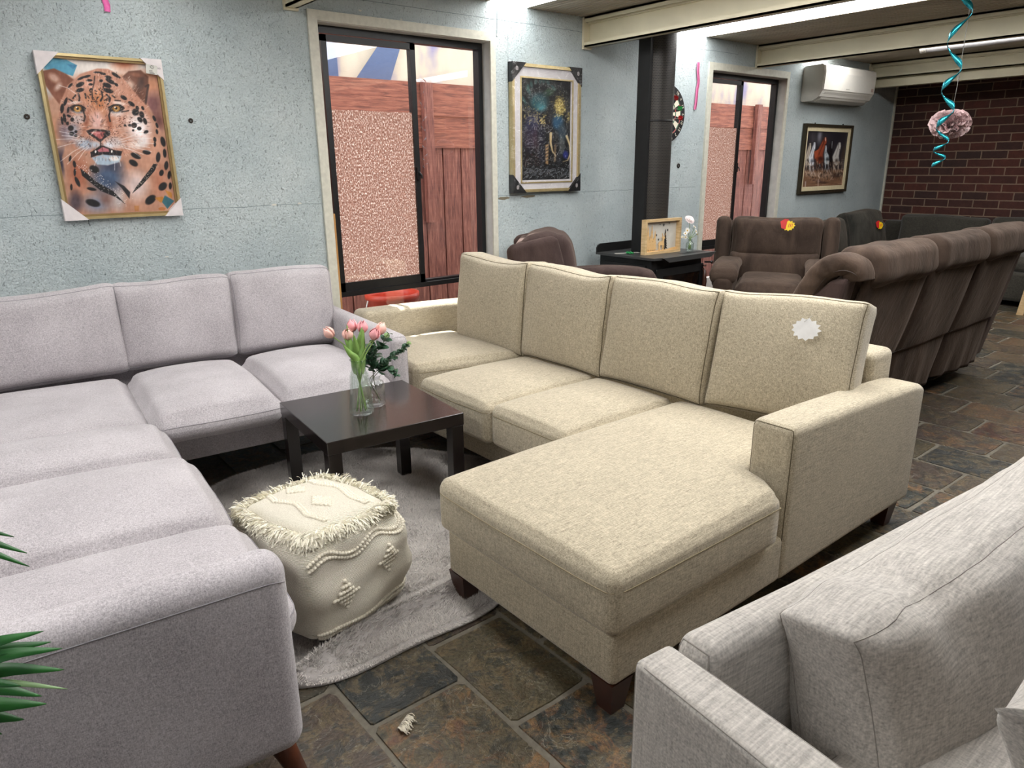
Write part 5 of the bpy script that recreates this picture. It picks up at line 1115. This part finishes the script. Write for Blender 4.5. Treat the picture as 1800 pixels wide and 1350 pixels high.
obj('vase_body', join(hexlathe(VS([(.001,.004,1),(.036,.003,.3),(.041,.008,.2),(.041,.02,.1),(.038,.045,.1),(.032,.09,.5),(.027,.13,.8),(.0235,.155,1),(.0235,.178,1),(.027,.185,1)]),v1,6,.3),hexlathe(VS([(.001,.012,1),(.033,.014,.3),(.035,.04,.2),(.029,.09,.5),(.0245,.13,.9),(.0215,.155,1),(.0215,.178,1),(.0255,.185,1)]),v1,6,.3)), M['clear'], vs)
obj('vase_rim', xf(tube([(.0313*math.cos(a),.0313*math.sin(a),.218) for a in np.linspace(0,6.283,28,endpoint=False)],.0016,6,True),Matrix.Translation(v1)), M['clear'], vs)
obj('ribs', join(*[tube([(v1[0]+(.0455-.0125*max(0,(z-.02)/.15))*math.cos(a+z*2),v1[1]+(.0455-.0125*max(0,(z-.02)/.15))*math.sin(a+z*2),v1[2]+z) for z in np.linspace(.008,.17,8)],.0009,4) for a in np.linspace(0,6.283,22,endpoint=False)]), M['clear'], vs)
js=thing('glass_jar','clear glass jar vase with narrow neck holding green leaf sprigs, behind the ribbed vase','vase',tuple(v2))
obj('jar_body', xf(lathe([(.001,.003),(.040,.002),(.046,.008),(.047,.02),(.047,.088),(.043,.099),(.032,.105),(.030,.109),(.033,.122),(.037,.126)],(0,0,0),36),Matrix.Translation(v2)), M['clear2'], js)
obj('jar_inner', xf(lathe([(.001,.010),(.038,.010),(.043,.016),(.044,.088),(.04,.096),(.030,.102),(.0275,.109),(.031,.122)],(0,0,0),36),Matrix.Translation(v2)), M['clear2'], js)
obj('jar_rim', join(*[xf(tube([(r*math.cos(a),r*math.sin(a),z) for a in np.linspace(0,6.283,32,endpoint=False)],.0014,6,True),Matrix.Translation(v2)) for r,z in ((.0365,.126),(.0455,.006))]), M['clear2'], js)
M['stem']=plain('pale_green_stem',rgb(128,158,84),.5,0,.1); M['tleaf']=plain('tulip_leaf_green',rgb(126,164,84),.45,0,.18,25); M['petalA']=plain('salmon_pink_petal',rgb(250,196,184),.55,0,.08,60); M['petalB']=plain('rose_pink_petal',rgb(246,172,178),.55,0,.08,60)
def leafmesh(path,wd,fold=.25,nrm=(0,0,1),n=10,tip=.0):
    """pointed leaf along a smooth path"""
    P=smooth_path(path,n); m_=len(P); V=[];Fc=[]
    for i,p in enumerate(P):
        T=P[min(i+1,m_-1)]-P[max(i-1,0)]; T/=np.linalg.norm(T)+1e-9; s_=np.cross(T,nrm); s_/=np.linalg.norm(s_)+1e-9; u=np.cross(s_,T); t_=i/(m_-1)
        w_=wd*(math.sin(math.pi*min(1,t_**.75))**.8+.02) ; V+=[p-s_*w_+u*w_*fold,p,p+s_*w_+u*w_*fold]
    for i in range(m_-1):
        for k in (0,1): a=3*i+k; Fc.append((a,a+1,a+4,a+3))
    return np.array(V),Fc
def solid(o,th=.0006):
    m_=o.modifiers.new('thickness','SOLIDIFY'); m_.thickness=th; return o
def petal(c,ax,rot,size,op,seed):
    """cupped petal round axis ax at c"""
    z=Vector(ax).normalized(); x=z.orthogonal().normalized(); x=(Matrix.Rotation(rot,3,z)@x); y=z.cross(x); V=[];Fc=[];nu,nv=6,7
    for i in range(nv+1):
        t_=i/nv; rad=size*(.10+.92*math.sin(math.pi*(.10+.82*t_)))*(.52+op*.1); hgt=size*1.32*t_
        half=(1.0*math.sin(math.pi*min(1,.12+.86*t_))**.6)*.95
        for j in range(nu+1):
            a=(j/nu*2-1)*half; r_=rad*(1-.06*(1-abs(j/nu*2-1)))
            p=Vector(c)+x*r_*math.cos(a)+y*r_*math.sin(a)+z*(hgt-.12*size*abs(j/nu*2-1)**2*t_); V.append(p[:])
    for i in range(nv):
        for j in range(nu): a=i*(nu+1)+j; Fc.append((a,a+1,a+nu+2,a+nu+1))
    return V,Fc
heads=[((1.150,2.497,.748),(-.55,.25,.75),'pink tulip furthest left in the ribbed vase','petalA'),((1.187,2.448,.742),(-.2,-.35,.85),'pink tulip second from the left, drooping towards the camera','petalA'),((1.222,2.474,.762),(0,.1,1),'pink tulip at the back, left of the tallest bloom','petalB'),
 ((1.243,2.440,.760),(.1,-.1,1),'tallest rose pink tulip in the middle of the ribbed vase','petalB'),((1.268,2.402,.738),(.15,-.4,.85),'round pink tulip in front on the right of the bunch','petalB'),((1.298,2.408,.752),(.5,.15,.8),'peach tulip furthest right, leaning over the leaf sprigs','petalA')]
for k,(hp,ax,lb,mt) in enumerate(heads):
    r=thing('tulip',lb,'flower',(v1[0],v1[1],v1[2]+.02),'tulips in the ribbed vase'); hp=np.array(hp); ang=k*1.05; foot=v1+np.array((.020*math.cos(ang+3),.020*math.sin(ang+3),.016)); neck=v1+np.array((.014*math.cos(ang),.014*math.sin(ang),.20))
    pth=smooth_path([foot,(foot+neck)/2,neck,(neck*.45+hp*.55)+np.array((0,0,.01)),hp],6); obj('stem', tube(pth,.0026,7), M['stem'], r)
    P=[]
    for q in range(3): P.append(petal(hp,ax,q*2.094+k,.0350,-.2,k))
    for q in range(3): P.append(petal(hp-np.array(Vector(ax).normalized())*.001,ax,q*2.094+1.05+k,.0385,.4,k))
    for q in range(3): P.append(petal(hp+np.array(Vector(ax).normalized())*.004,ax,q*2.094+.5+k,.0270,-.6,k))
    solid(obj('bloom', join(*P), M[mt], r),.0007)
lv=[((-.05,.03,.11),.019),((-.03,-.035,.13),.018),((.015,-.03,.13),.018),((.045,.0,.15),.014),((.0,.05,.16),.013),((-.06,-.0,.10),.013),((.03,.03,.15),.015)]
r=None
for k,((dx,dy,dz),wd) in enumerate(lv):
    nk=v1+np.array((.016*math.cos(k*.9),.016*math.sin(k*.9),.19)); e=nk+np.array((dx,dy,dz)); mid=(nk+e)/2+np.array((dx*.05,dy*.05,.01))
    o=solid(obj('tulip_leaf', leafmesh([nk-np.array((0,0,.03)),nk+np.array((dx*.12,dy*.12,.03)),mid,e],wd,.3,(dx+.01,dy+.3,.1)), M['tleaf'], bpy.data.objects['tulip' if k==0 else 'tulip.%03d'%(k%6)] if k%6 else bpy.data.objects['tulip']))
M['euc']=plain('dark_eucalyptus_green',rgb(52,88,62),.45,0,.2,30); M['eucl']=plain('light_sprig_green',rgb(128,158,98),.5,0,.1); M['twig']=plain('green_brown_twig',rgb(96,106,70),.6)
sprigs=[([(1.30,2.47,.58),(1.345,2.44,.63),(1.39,2.41,.665),(1.42,2.392,.697)],22,.012,'slender leaf sprig reaching right towards the beige sofa'),([(1.295,2.47,.58),(1.30,2.475,.64),(1.335,2.462,.69),(1.362,2.452,.735)],13,.017,'upright leaf sprig behind the tulips, light green at its tip'),
 ([(1.292,2.465,.58),(1.285,2.47,.62),(1.28,2.468,.66),(1.30,2.47,.70)],12,.017,'bushy leaf sprig close behind the tulips'),([(1.30,2.455,.58),(1.33,2.43,.61),(1.35,2.415,.60),(1.36,2.405,.575)],11,.017,'leaf sprig drooping over the right side of the jar')]
rgs=random.Random(4)
for k,(path,nl,sz,lb) in enumerate(sprigs):
    foot=v2+np.array((.03*math.cos(k*1.7),.03*math.sin(k*1.7),.014)); r=thing('eucalyptus_sprig','dark green '+lb,'sprig',tuple(v2+np.array((0,0,.014))),'leaf sprigs in the glass jar')
    full=smooth_path([foot,v2+np.array((.006*k-.01,0,.10))]+[np.array(p) for p in path],6); obj('stem', tube(full,.0013,5), M['twig'], r)
    P=smooth_path(path,6); LL=[];L2=[]
    for q in range(nl):
        t_=.12+.88*q/(nl-1); p=P[int(t_*(len(P)-1))]; T=P[min(int(t_*(len(P)-1))+1,len(P)-1)]-P[max(int(t_*(len(P)-1))-1,0)]; T/=np.linalg.norm(T); sd=np.cross(T,(rgs.uniform(-.6,.6),rgs.uniform(-.6,.6),1)); sd/=np.linalg.norm(sd)
        for s_ in (-1,1):
            d=sd*s_+T*.5+np.array((0,0,rgs.uniform(-.35,.3))); d/=np.linalg.norm(d); ln=sz*3.0*(1-.5*t_)*rgs.uniform(.8,1.1)
            (L2 if (t_>.92 and k<2) else LL).append(leafmesh([p,p+d*ln*.5+np.array((0,0,.002)),p+d*ln],ln*.40,.12,(rgs.uniform(-.5,.5),rgs.uniform(-1,.2),1),4))
    solid(obj('leaves', join(*LL), M['euc'], r),.0005)
    if L2: solid(obj('leaf_tip', join(*L2), M['eucl'], r),.0005)
# small vase of white flowers on the heater
v3=np.array((4.53,3.415,.7228))
r=thing('bud_vase','little clear glass bud vase with white flowers standing beside the shadow box','vase',tuple(v3))
obj('vase_body', xf(join(lathe([(.001,.003),(.026,.002),(.030,.008),(.030,.06),(.018,.075),(.016,.085),(.019,.092)],(0,0,0),24),lathe([(.001,.012),(.026,.012),(.027,.058),(.015,.074),(.014,.09)],(0,0,0),24)),Matrix.Translation(v3)), M['clear'], r)
M['white_petal']=plain('white_petal',rgb(240,236,228),.6,0,.03); M['pale_pink_petal']=plain('pinkish_white_petal',rgb(240,224,222),.6,0,.04); M['yellow_eye']=plain('yellow_flower_centre',rgb(206,176,60),.7)
def daisy(c,ax,r_,n,mat,root,layers=1,eye=True):
    z=Vector(ax).normalized(); P=[]
    for l in range(layers):
        for q in range(n):
            x=Matrix.Rotation(q*2*math.pi/n+l*.3,3,z)@z.orthogonal().normalized(); lift=.15+l*.55; d=np.array((x+z*lift).normalized()); c_=np.array(c); ln=r_*(1-.16*l)
            P.append(leafmesh([c_,c_+d*ln*.55+np.array(z)*ln*.12,c_+d*ln],r_*.22,.15,np.array(z),3))
    solid(obj('petals', join(*P), mat, root),.0006)
    if eye: obj('flower_eye', ball_s(np.array(c)+np.array(z)*.002,r_*.26), M['yellow_eye'], root)
def ball_s(p,r_): return xf(lathe([(r_*.01,-r_),(r_*.6,-r_*.8),(r_,0),(r_*.6,r_*.8),(r_*.01,r_)],(0,0,0),10),Matrix.Translation(p))
fl=[((4.505,3.415,.955),(-.2,-.7,.7),.042,18,'big','large pinkish white bloom, topmost of the little vase'),((4.475,3.405,.882),(-.3,-1,.2),.024,9,'d','open white daisy left of the stem with its yellow eye towards the camera'),((4.448,3.40,.862),(-.6,-.7,.3),.018,8,'d','white daisy at the upper left against the shadow box'),((4.452,3.40,.835),(-.5,-.8,-.1),.018,8,'d','white daisy just below the upper left one'),((4.415,3.40,.838),(-.8,-.5,.1),.013,7,'d','smallest white bud furthest left'),((4.58,3.42,.90),(.2,-.6,.7),.018,8,'d','white daisy at the upper right'),((4.585,3.41,.868),(.3,-.9,.3),.022,9,'d','white daisy in the right-hand cluster'),((4.605,3.41,.845),(.6,-.8,.1),.022,9,'d','lowest white daisy on the right')]
for k,(c_,ax,r_,n,kd,lb) in enumerate(fl):
    r=thing('white_flower',lb,'flower',tuple(v3+np.array((0,0,.02))),'white flowers in the little vase on the heater'); c_=np.array(c_)
    obj('stem', tube(smooth_path([v3+np.array((.01*math.cos(k),.01*math.sin(k),.016)),v3+np.array((.004*math.cos(k),.004*math.sin(k),.09)),(v3+c_)/2+np.array((0,0,.045)),c_],5),.0018,5), M['stem'], r)
    daisy(c_,ax,r_,n,M['pale_pink_petal'] if kd=='big' else M['white_petal'],r,3 if kd=='big' else 1,kd!='big')
# ================================================================ NEAR POTTED PLANT (leaves reach in at the left)
pp=thing('potted_plant','green strap-leaved potted plant at the left edge in front of the grey sofa arm','plant',(-.34,.98,0))
M['pot']=plain('matt_white_pot',rgb(214,210,204),.5); M['soil']=plain('dark_soil',rgb(50,38,30),.95,0,.2,60,.5)
obj('pot', xf(lathe([(.001,0),(.11,0),(.15,.26),(.155,.27),(.145,.275),(.138,.26),(.12,.22),(.001,.22)],(0,0,0),32),Matrix.Translation((-.34,.98,0))), M['pot'], pp)
obj('soil', xf(lathe([(.001,.235),(.132,.235)],(0,0,0),24),Matrix.Translation((-.34,.98,0))), M['soil'], pp)
t=NT('glossy_green_leaf'); t.base(t.ramp(t.noise(t.coord((1,1,1)),10,3),[(.3,rgb(22,74,34)),(.6,rgb(52,122,52)),(.8,rgb(98,150,70))])); M['pleaf']=t.set(Roughness=.38); M['pleafl']=plain('pale_green_leaf',rgb(150,184,130),.4,0,.1,20); M['trunk']=plain('brown_cane',rgb(110,96,62),.7,0,.15,20)
crowns=[((-.13,1.0,.735),.16),((-.13,1.0,.965),.17)]
obj('cane', join(tube(smooth_path([(-.34,.98,.22),(-.30,.99,.5),(-.15,1.0,.72)]),.010,8),tube(smooth_path([(-.35,.97,.22),(-.34,.99,.6),(-.15,1.0,.95)]),.010,8)), M['trunk'], pp)
def plant_leaf(c0,e,wd,light=0,arch=.03):
    c0=np.array(c0); e=np.array(e); mid=c0*.4+e*.6+np.array((0,0,arch)); nr=np.array((0,-.9,1.0)); solid(obj('leaf', leafmesh([c0-(e-c0)*.02,(c0+mid)/2+np.array((0,0,arch*.4)),mid,e],wd,.2,nr), M['pleafl'] if light else M['pleaf'], pp),.0008)
for (x,y,z,wd,l_) in ((.026,1.0,.799,.010,0),(.031,1.0,.780,.011,0),(.041,.99,.771,.011,0),(.038,1.0,.733,.012,0),(.037,.99,.709,.006,1),(.008,.98,.72,.012,0),(.011,1.0,.693,.013,0),(-.016,1.0,.683,.014,0),(-.041,.99,.682,.013,0),(-.02,1.03,.80,.010,1),(-.08,.98,.66,.013,0),(.0,1.02,.775,.011,0),(-.01,.97,.752,.012,0),(-.2,.92,.68,.014,0),(-.3,1.0,.78,.014,0),(-.25,1.1,.76,.013,0),(-.22,.88,.74,.013,0)): plant_leaf(crowns[0][0],(x,y,z),wd,l_,.012+.02*(z>.7))
for (x,y,z,wd) in ((.019,1.0,.938,.008),(.028,1.0,.912,.009),(.027,.99,.898,.008),(-.01,.97,.905,.008),(-.26,.95,.94,.012),(-.3,1.02,1.0,.012),(-.2,.88,.93,.012),(-.2,1.12,.98,.012),(-.15,.95,1.09,.011)): plant_leaf(crowns[1][0],(x,y,z),wd,0,.03)
# ================================================================ BROWN RECLINERS
S=M['suede']; SS=M['suede_seam']
def rbox(M_,c,h,r,deform=None,seg=.05,k=4): return SB(h,r,M_@Matrix.Translation(c),deform,seg,k)
def recliner(name,label,cat,Mx,width,mat,lumbar=True,wing=.13,armw=.20,back_h=.97,over=.05,fat=0):
    """local frame: x = width, -y = front, z up, origin at the middle of the back on the floor"""
    r=thing(name,label,cat,tuple(Mx.translation)); W2=width/2
    obj('base', rbox(Mx,(0,-.45,.22),(W2-.02,.40,.19),.05,None,.12).vf(), mat, r)
    iw=W2-armw
    c=rbox(Mx,(0,-.50,.40),(iw+.01,.36,.10),.07,crown(.035,.01,51,.006)); o=obj('seat_cushion', c.vf(), mat, r)
    tilt=Matrix.Rotation(math.radians(-12),4,'X')
    bw=W2-wing+over
    c=SB((bw,.10+fat,.185+fat*.5),.085+fat*.6,Mx@Matrix.Translation((0,-.075,back_h-.21))@tilt,puff(.05,.015,52,.007,0,.0),.04,5); o=obj('head_pillow', c.vf(), mat, r); 
    c=SB((bw-.01,.10,.14),.06,Mx@Matrix.Translation((0,-.155,.53))@tilt,puff(.05,.01,53,.007,0,.0),.04,5); o=obj('lumbar_pillow', c.vf(), mat, r)
    obj('back_shell', SB((bw+.02,.05,.33),.04,Mx@Matrix.Translation((0,.01,.58))@tilt,None,.1).vf(), mat, r)
    for s_ in (-1,1):
        c=SB((wing/2+fat*.3,.105+fat,.30),.05+fat*.2,Mx@Matrix.Translation((s_*(bw+wing/2-.005),-.055,back_h-.335))@tilt,puff(.02,.0,54+s_,.005,0,0),.05,4); obj('wing', c.vf(), mat, r)
        c=rbox(Mx,(s_*(W2-armw/2),-.485,.30),(armw/2-.022,.37,.25),.05,None,.08); obj('arm_body', c.vf(), mat, r)
        def ad(L,U):
            L=L.copy(); f=np.clip(-U[:,1],0,1)**4; L[:,2]-=.035*f; L[:,2]+=.02*np.clip(1-U[:,1]**2,0,1); L[:,0]*=1+.06*np.clip(-U[:,1],0,1); return L+wr(L,12,.004,5)[:,None]*np.array((.5,.5,1))
        c=rbox(Mx,(s_*(W2-armw/2),-.49,.575+fat*.6),(armw/2+.004,.35,.048+fat*.4),.045,ad,.04,5); obj('arm_pad', c.vf(), mat, r)
        P=[c.map([[0,-.37,-.05],[0,-.395,-.12],[0,-.36,-.17]])]
    return r
# single recliner in front of the far window: top corners (5.25,3.73)-(5.50,2.87)
d=np.array((.5,-.866)); d/=np.linalg.norm(d); ctr=(5.47,3.275)
Rm=Matrix(((d[0],-d[1],0,ctr[0]+.02),(d[1],d[0],0,ctr[1]),(0,0,1,0),(0,0,0,1)))
# local -y must face the camera side (-x world)
r1=recliner('recliner_chair','wide brown suede recliner chair with yellow sale tag in front of the far window','armchair',Rm,.86,S,wing=.12,armw=.19,over=.05)
# recliner by the wall behind the beige sofa, turned side-on
d2=np.array((.69,.72)); Rm2=Matrix(((d2[0],-d2[1],0,3.125),(d2[1],d2[0],0,3.60),(0,0,1,0),(0,0,0,1)))
r2=recliner('recliner_chair','mauve brown recliner turned side-on between the beige sofa and the heater','armchair',Rm2,.66,M['suede_purple'],back_h=.965,wing=.05,armw=.17,over=.0,fat=.05)
# three seat recliner seen from behind
s4=thing('recliner_sofa','brown suede three-seat recliner sofa seen from behind, its back skirt hanging above the slate','sofa',(4.2,2.0,0))
xe=[3.20,3.89,4.565,5.245]
obj('base', sbox(3.10,5.35,1.72,2.44,.06,.40,.05,None,.15).vf(), S, s4)
for i in range(3):
    a,b_=xe[i],xe[i+1]; V=[];Fc=[]; nx,nz=14,14
    prof=[(1.60,.10),(1.590,.16),(1.57,.30),(1.56,.40),(1.545,.41),(1.50,.60),(1.465,.76),(1.435,.865),(1.43,.885)]
    pr_=smooth_path([(p[0],0,p[1]) for p in prof],3)
    for j,(yy,_,zz) in enumerate(pr_):
        for k in range(nx+1):
            u=k/nx; e=4*u*(1-u); lo=max(0,.4-zz)
            V.append((a+.008+(b_-a-.016)*u, yy+.014*(1-e)**3-.004*math.sin(u*9+zz*8+i)-.05*lo*math.sin(u*22+i*2)*(.6+.4*math.sin(u*51)), zz+(.012*math.sin(u*3+i) if j==0 else 0)))
    for j in range(len(pr_)-1):
        for k in range(nx): q=j*(nx+1)+k; Fc.append((q,q+1,q+nx+2,q+nx+1))
    o=obj('back_panel',(V,Fc),S,s4); mm=o.modifiers.new('thickness','SOLIDIFY'); mm.thickness=.02; mm.offset=-1
    obj('skirt_seam', tube([(a+.01+(b_-a-.02)*u,1.556,.405) for u in np.linspace(0,1,10)],.003,5), SS, o)
    c=SB(((b_-a)/2-.004,.105,.10),.07,Matrix.Translation(((a+b_)/2,1.52,.905))@Matrix.Rotation(math.radians(-8),4,'X'),puff(.014,.006,60+i,.012,0,0),.035,5); o=obj('head_pillow', c.vf(), S, s4)
    V2=np.array([(a+.045+(b_-a-.09)*u,1.424,.872+.004*math.sin(u*8+i)) for u in np.linspace(0,1,12)]); obj('head_seam', tube(V2,.003,5), SS, o)
    obj('backrest', SB(((b_-a)/2-.01,.10,.27),.05,Matrix.Translation(((a+b_)/2,1.63,.62))@Matrix.Rotation(math.radians(12),4,'X'),None,.12).vf(), S, s4)
    c=sbox(a+.01,b_-.01,1.78,2.46,.34,.50,.06,crown(.03,.01,70+i,.004),.08); obj('seat_cushion', c.vf(), S, s4)
def sweep_box(P,w_,d_,seed=0):
    V=[];Fc=[];m_=20
    for i,p in enumerate(P):
        T=P[min(i+1,len(P)-1)]-P[max(i-1,0)]; T/=np.linalg.norm(T); nx_=np.cross((1,0,0),T); nx_/=np.linalg.norm(nx_)
        for j in range(m_):
            a=2*math.pi*j/m_; ca,sa=math.cos(a),math.sin(a); x=np.sign(ca)*abs(ca)**.55*w_*(1+.04*math.sin(i*1.7+j+seed)); z=np.sign(sa)*abs(sa)**.55*d_; V.append(p+np.array((1,0,0))*x+nx_*z)
    for i in range(len(P)-1):
        for j in range(m_): q=(j+1)%m_; Fc.append((i*m_+j,i*m_+q,(i+1)*m_+q,(i+1)*m_+j))
    Fc.append(tuple(range(m_))[::-1]); Fc.append(tuple((len(P)-1)*m_+j for j in range(m_)))
    return np.array(V),Fc
for wx,sg in ((3.13,-1),(5.32,1)):
    P=smooth_path([(wx+.05*-sg,1.475,.865),(wx+.03*-sg,1.485,.915),(wx,1.54,.935),(wx,1.61,.89),(wx,1.68,.77),(wx,1.74,.64),(wx,1.80,.50),(wx,1.84,.36)],6)
    o=obj('wing', sweep_box(P,.075,.05), S, s4)
    obj('wing_seam', tube(P[6:]+np.array((sg*.062,-.035,-.02)),.0025,5), SS, o)
    pts=[(1.48,.88),(1.55,.87),(1.66,.76),(1.80,.48),(1.86,.30),(1.62,.12),(1.585,.30),(1.53,.60)]
    V=[(wx-.055,y,z) for y,z in pts]+[(wx+.055,y,z) for y,z in pts]; n=len(pts)
    o=obj('side_panel',(V,[tuple(range(n)),tuple(range(2*n-1,n-1,-1))]+[(i,i+n,(i+1)%n+n,(i+1)%n) for i in range(n)]),M['suede_purple'],s4,smooth=False)
    bv=o.modifiers.new('soft','BEVEL'); bv.width=.02; bv.segments=3
    obj('arm_body', sbox(wx-.10,wx+.10,1.78,2.48,.06,.56,.05,None,.1).vf(), M['suede_purple'], s4)
    obj('arm_pad', sbox(wx-.12,wx+.12,1.80,2.50,.54,.63,.045,None,.08,5).vf(), S, s4)
for (x,y) in ((3.3,1.8),(5.1,1.8),(3.3,2.36),(5.1,2.36)): obj('leg', box(x-.03,x+.03,y-.03,y+.03,0,.07), M['black_alu'], s4, smooth=False)
# sale tags
def sale_tag(loc,Mx,label,s_=1):
    g=thing('price_tag',label,'price tag',loc)
    obj('card', prism([(a*s_,b_*s_) for a,b_ in burst(12,.05,.040,1,.82,5)],Mx,.002),M['card_yellow'],g,smooth=False)
    obj('red_corner', prism([(-.062*s_,.03*s_),(-.05*s_,-.02*s_),(-.02*s_,-.03*s_),(-.012*s_,.03*s_),(.0,.046*s_),(-.03*s_,.05*s_)],Mx@Matrix.Translation((0,-.002,0)),.002),M['card_red'],g,smooth=False)
    obj('marker_writing', join(*[prism([(x_*s_,-.014*s_),(x_*s_+.004*s_,-.014*s_),(x_*s_+.009*s_,.014*s_),(x_*s_+.004*s_,.014*s_)],Mx@Matrix.Translation((0,-.0015,0)),.001) for x_ in (-.002,.010,.022)]),M['card_red'],g,smooth=False)
fx_=Vector((-(-d[1]),-(d[0]),0)); 
TM1=Matrix(((d[0],-d[1],0,0),(d[1],d[0],0,0),(0,0,1,0),(0,0,0,1)))
sale_tag((5.25,3.06,.93), Matrix.Translation((5.232,3.025,.895))@TM1@Matrix.Rotation(math.radians(-10),4,'X'),'yellow and red starburst sale tag pinned to the wide recliner\'s headrest')
# ================================================================ DARK CORNER SECTIONAL
s5=thing('sectional_sofa','charcoal brown sectional sofa in the far corner against the brick wall','sofa',(8.2,2.6,0)); K_=M['charcoal']
obj('base', join(sbox(6.6,8.9,3.05,3.98,.06,.34,.04,None,.25).vf(),sbox(8.0,8.9,.2,3.05,.06,.34,.04,None,.25).vf()), K_, s5)
obj('back_frame', join(sbox(6.6,8.98,3.86,4.02,.1,.66,.04,None,.25).vf(),sbox(8.83,8.99,.2,3.9,.1,.70,.04,None,.25).vf()), K_, s5)
for (x0,x1) in ((6.62,7.3),(7.3,8.0)): obj('seat_cushion', sbox(x0,x1,3.05,3.75,.33,.47,.05,crown(.03,.01,80),.08).vf(), K_, s5)
for (y0,y1) in ((.3,1.2),(1.2,2.1),(2.1,3.05),(3.06,3.75)): obj('seat_cushion', sbox(8.02,8.7,y0,y1,.33,.47,.05,crown(.03,.01,int(y0*9)),.08).vf(), K_, s5)
M['charcoal_fab']=suede('charcoal_soft_fabric',rgb(38,38,35),rgb(70,68,62))
def softc(cx,cy,cz,w_,h_,xd,lean,seed,pu=.05,name='back_cushion',mat=None):
    return back_cushion(s5,mat or K_,SS,cx,(cy,cz),w_,h_,.15,xd,lean,seed,pu=pu,sag=.03,r=.06,wamp=.010,ears=.0,name=name)
softc(7.0,3.66,.625,.72,.40,(1,0,0),.25,91,mat=M['charcoal_fab']); softc(7.72,3.63,.665,.66,.46,(1,-.12,0),.3,92,mat=M['charcoal_fab'])
softc(8.70,3.20,.60,.90,.42,(0,-1,0),.15,93,.03); softc(8.70,2.28,.60,.92,.42,(0,-1,0),.15,94,.03); softc(8.70,1.34,.60,.9,.42,(0,-1,0),.15,95,.03)
q_=Matrix(((1,0,0,0),(0,1,0,0),(0,0,1,0),(0,0,0,1)))
sale_tag((7.8,3.45,.70), Matrix.Translation((7.82,3.485,.72))@Matrix.Rotation(math.radians(-14),4,'Z')@Matrix.Rotation(math.radians(-14),4,'X'),'small yellow and red sale tag on the charcoal cushion in the far corner',1.0)
# pine stool beyond the recliner sofa
stl=thing('pine_stool','pale pine stool with angled legs just showing at the right edge beyond the recliner sofa','stool',(7.85,1.80,0))
obj('stool_top', sbox(7.62,8.02,1.58,2.0,.58,.61,.008,None,.2,2).vf(), M['pine'], stl, smooth=False)
for (x,y,lx_,ly_) in ((7.70,2.06,.02,-.06),(7.70,1.56,.02,.05),(8.05,2.06,-.06,-.06),(8.05,1.56,-.06,.05)): obj('leg', tapered_leg(x,y,.585,.06,.055,(lx_,ly_)), M['pine'], stl, smooth=False)
obj('brace', join(box(7.70,7.74,1.60,2.02,.26,.30),box(8.01,8.04,1.60,2.02,.26,.30)), M['pine'], stl, smooth=False)
# ================================================================ HANGING DECORATIONS
pm=np.array((4.50,1.705,1.555)); r=thing('paper_pompom','pale pink tissue paper pom-pom hanging in front of the brick wall','decoration',tuple(pm))
rgp=np.random.default_rng(3); P=[]
for i in range(330):
    v=rgp.normal(size=3); v/=np.linalg.norm(v); v[2]*=.72; side=np.cross(v,rgp.normal(size=3)); side/=np.linalg.norm(side)+1e-9; R_=.104*rgp.uniform(.84,1.06); up=np.cross(side,v); V=[];Fc=[]; n=5
    for a in range(n+1):
        t_=a/n
        for b_ in range(5):
            s_=(b_/4*2-1); V.append(pm+v*R_*(.35+.65*t_)+side*s_*.024*(.3+t_)+up*.009*math.sin(s_*7+i)*(t_)+v*(-.012*s_*s_))
    for a in range(n):
        for b_ in range(4): q=a*5+b_; Fc.append((q,q+1,q+6,q+5))
    P.append((V,Fc))
M['tissue']=plain('pale_pink_tissue',rgb(226,198,198),.8,0,.06,40)
obj('tissue_petals', join(*P), M['tissue'], r)
obj('hanging_string', tube([pm+np.array((0,0,.06)),(4.515,1.705,1.75),(4.52,1.705,CZ-.001)],.0016,4), M['grey_vent'], r)
obj('wire_hook', tube([(pm[0]+.012+.010*math.cos(a),pm[1],1.79+.018*math.sin(a)) for a in np.linspace(0,6,12)],.0014,4), M['grey_vent'], r)
t=NT('teal_foil'); t.base(rgb(60,190,210)); M['foil']=t.set(Roughness=.22,Metallic=.85)
axx,axy=4.285,1.652; zs_=np.array([2.368,2.10,1.83,1.63,1.465,1.38,1.335]); phs=np.array([-1.0,0,1,2,3,4,4.7])
zz=np.linspace(2.368,1.335,170); ph=np.interp(zz,zs_[::-1],phs[::-1]); ph=np.convolve(np.pad(ph,6,'edge'),np.ones(13)/13,'valid'); rad=np.interp(zz,[1.335,1.45,1.7,2.2],[.030,.034,.036,.05])
a0=math.atan2(-.633,.774); V=[];Fc=[]
for i,(z,p_,rr_) in enumerate(zip(zz,ph,rad)):
    a=a0-2*math.pi*p_; wd=.0155*(1 if z>1.5 else .6)*(.25+.75*math.cos(p_*2*math.pi+.4)**2); c_=np.array((axx+rr_*math.cos(a),axy+rr_*math.sin(a),z)); lean=np.array((math.sin(a)*.45,-math.cos(a)*.45,1)); lean/=np.linalg.norm(lean); V+=[c_-lean*wd,c_+lean*wd]
for i in range(len(zz)-1): Fc.append((2*i,2*i+1,2*i+3,2*i+2))
o=obj('foil_spiral',(V,Fc),M['foil'],origin=(axx,axy,2.368)); solid(o,.0006); tag(o,'shiny teal foil spiral hanging from the ceiling in front of the pink pom-pom','decoration')
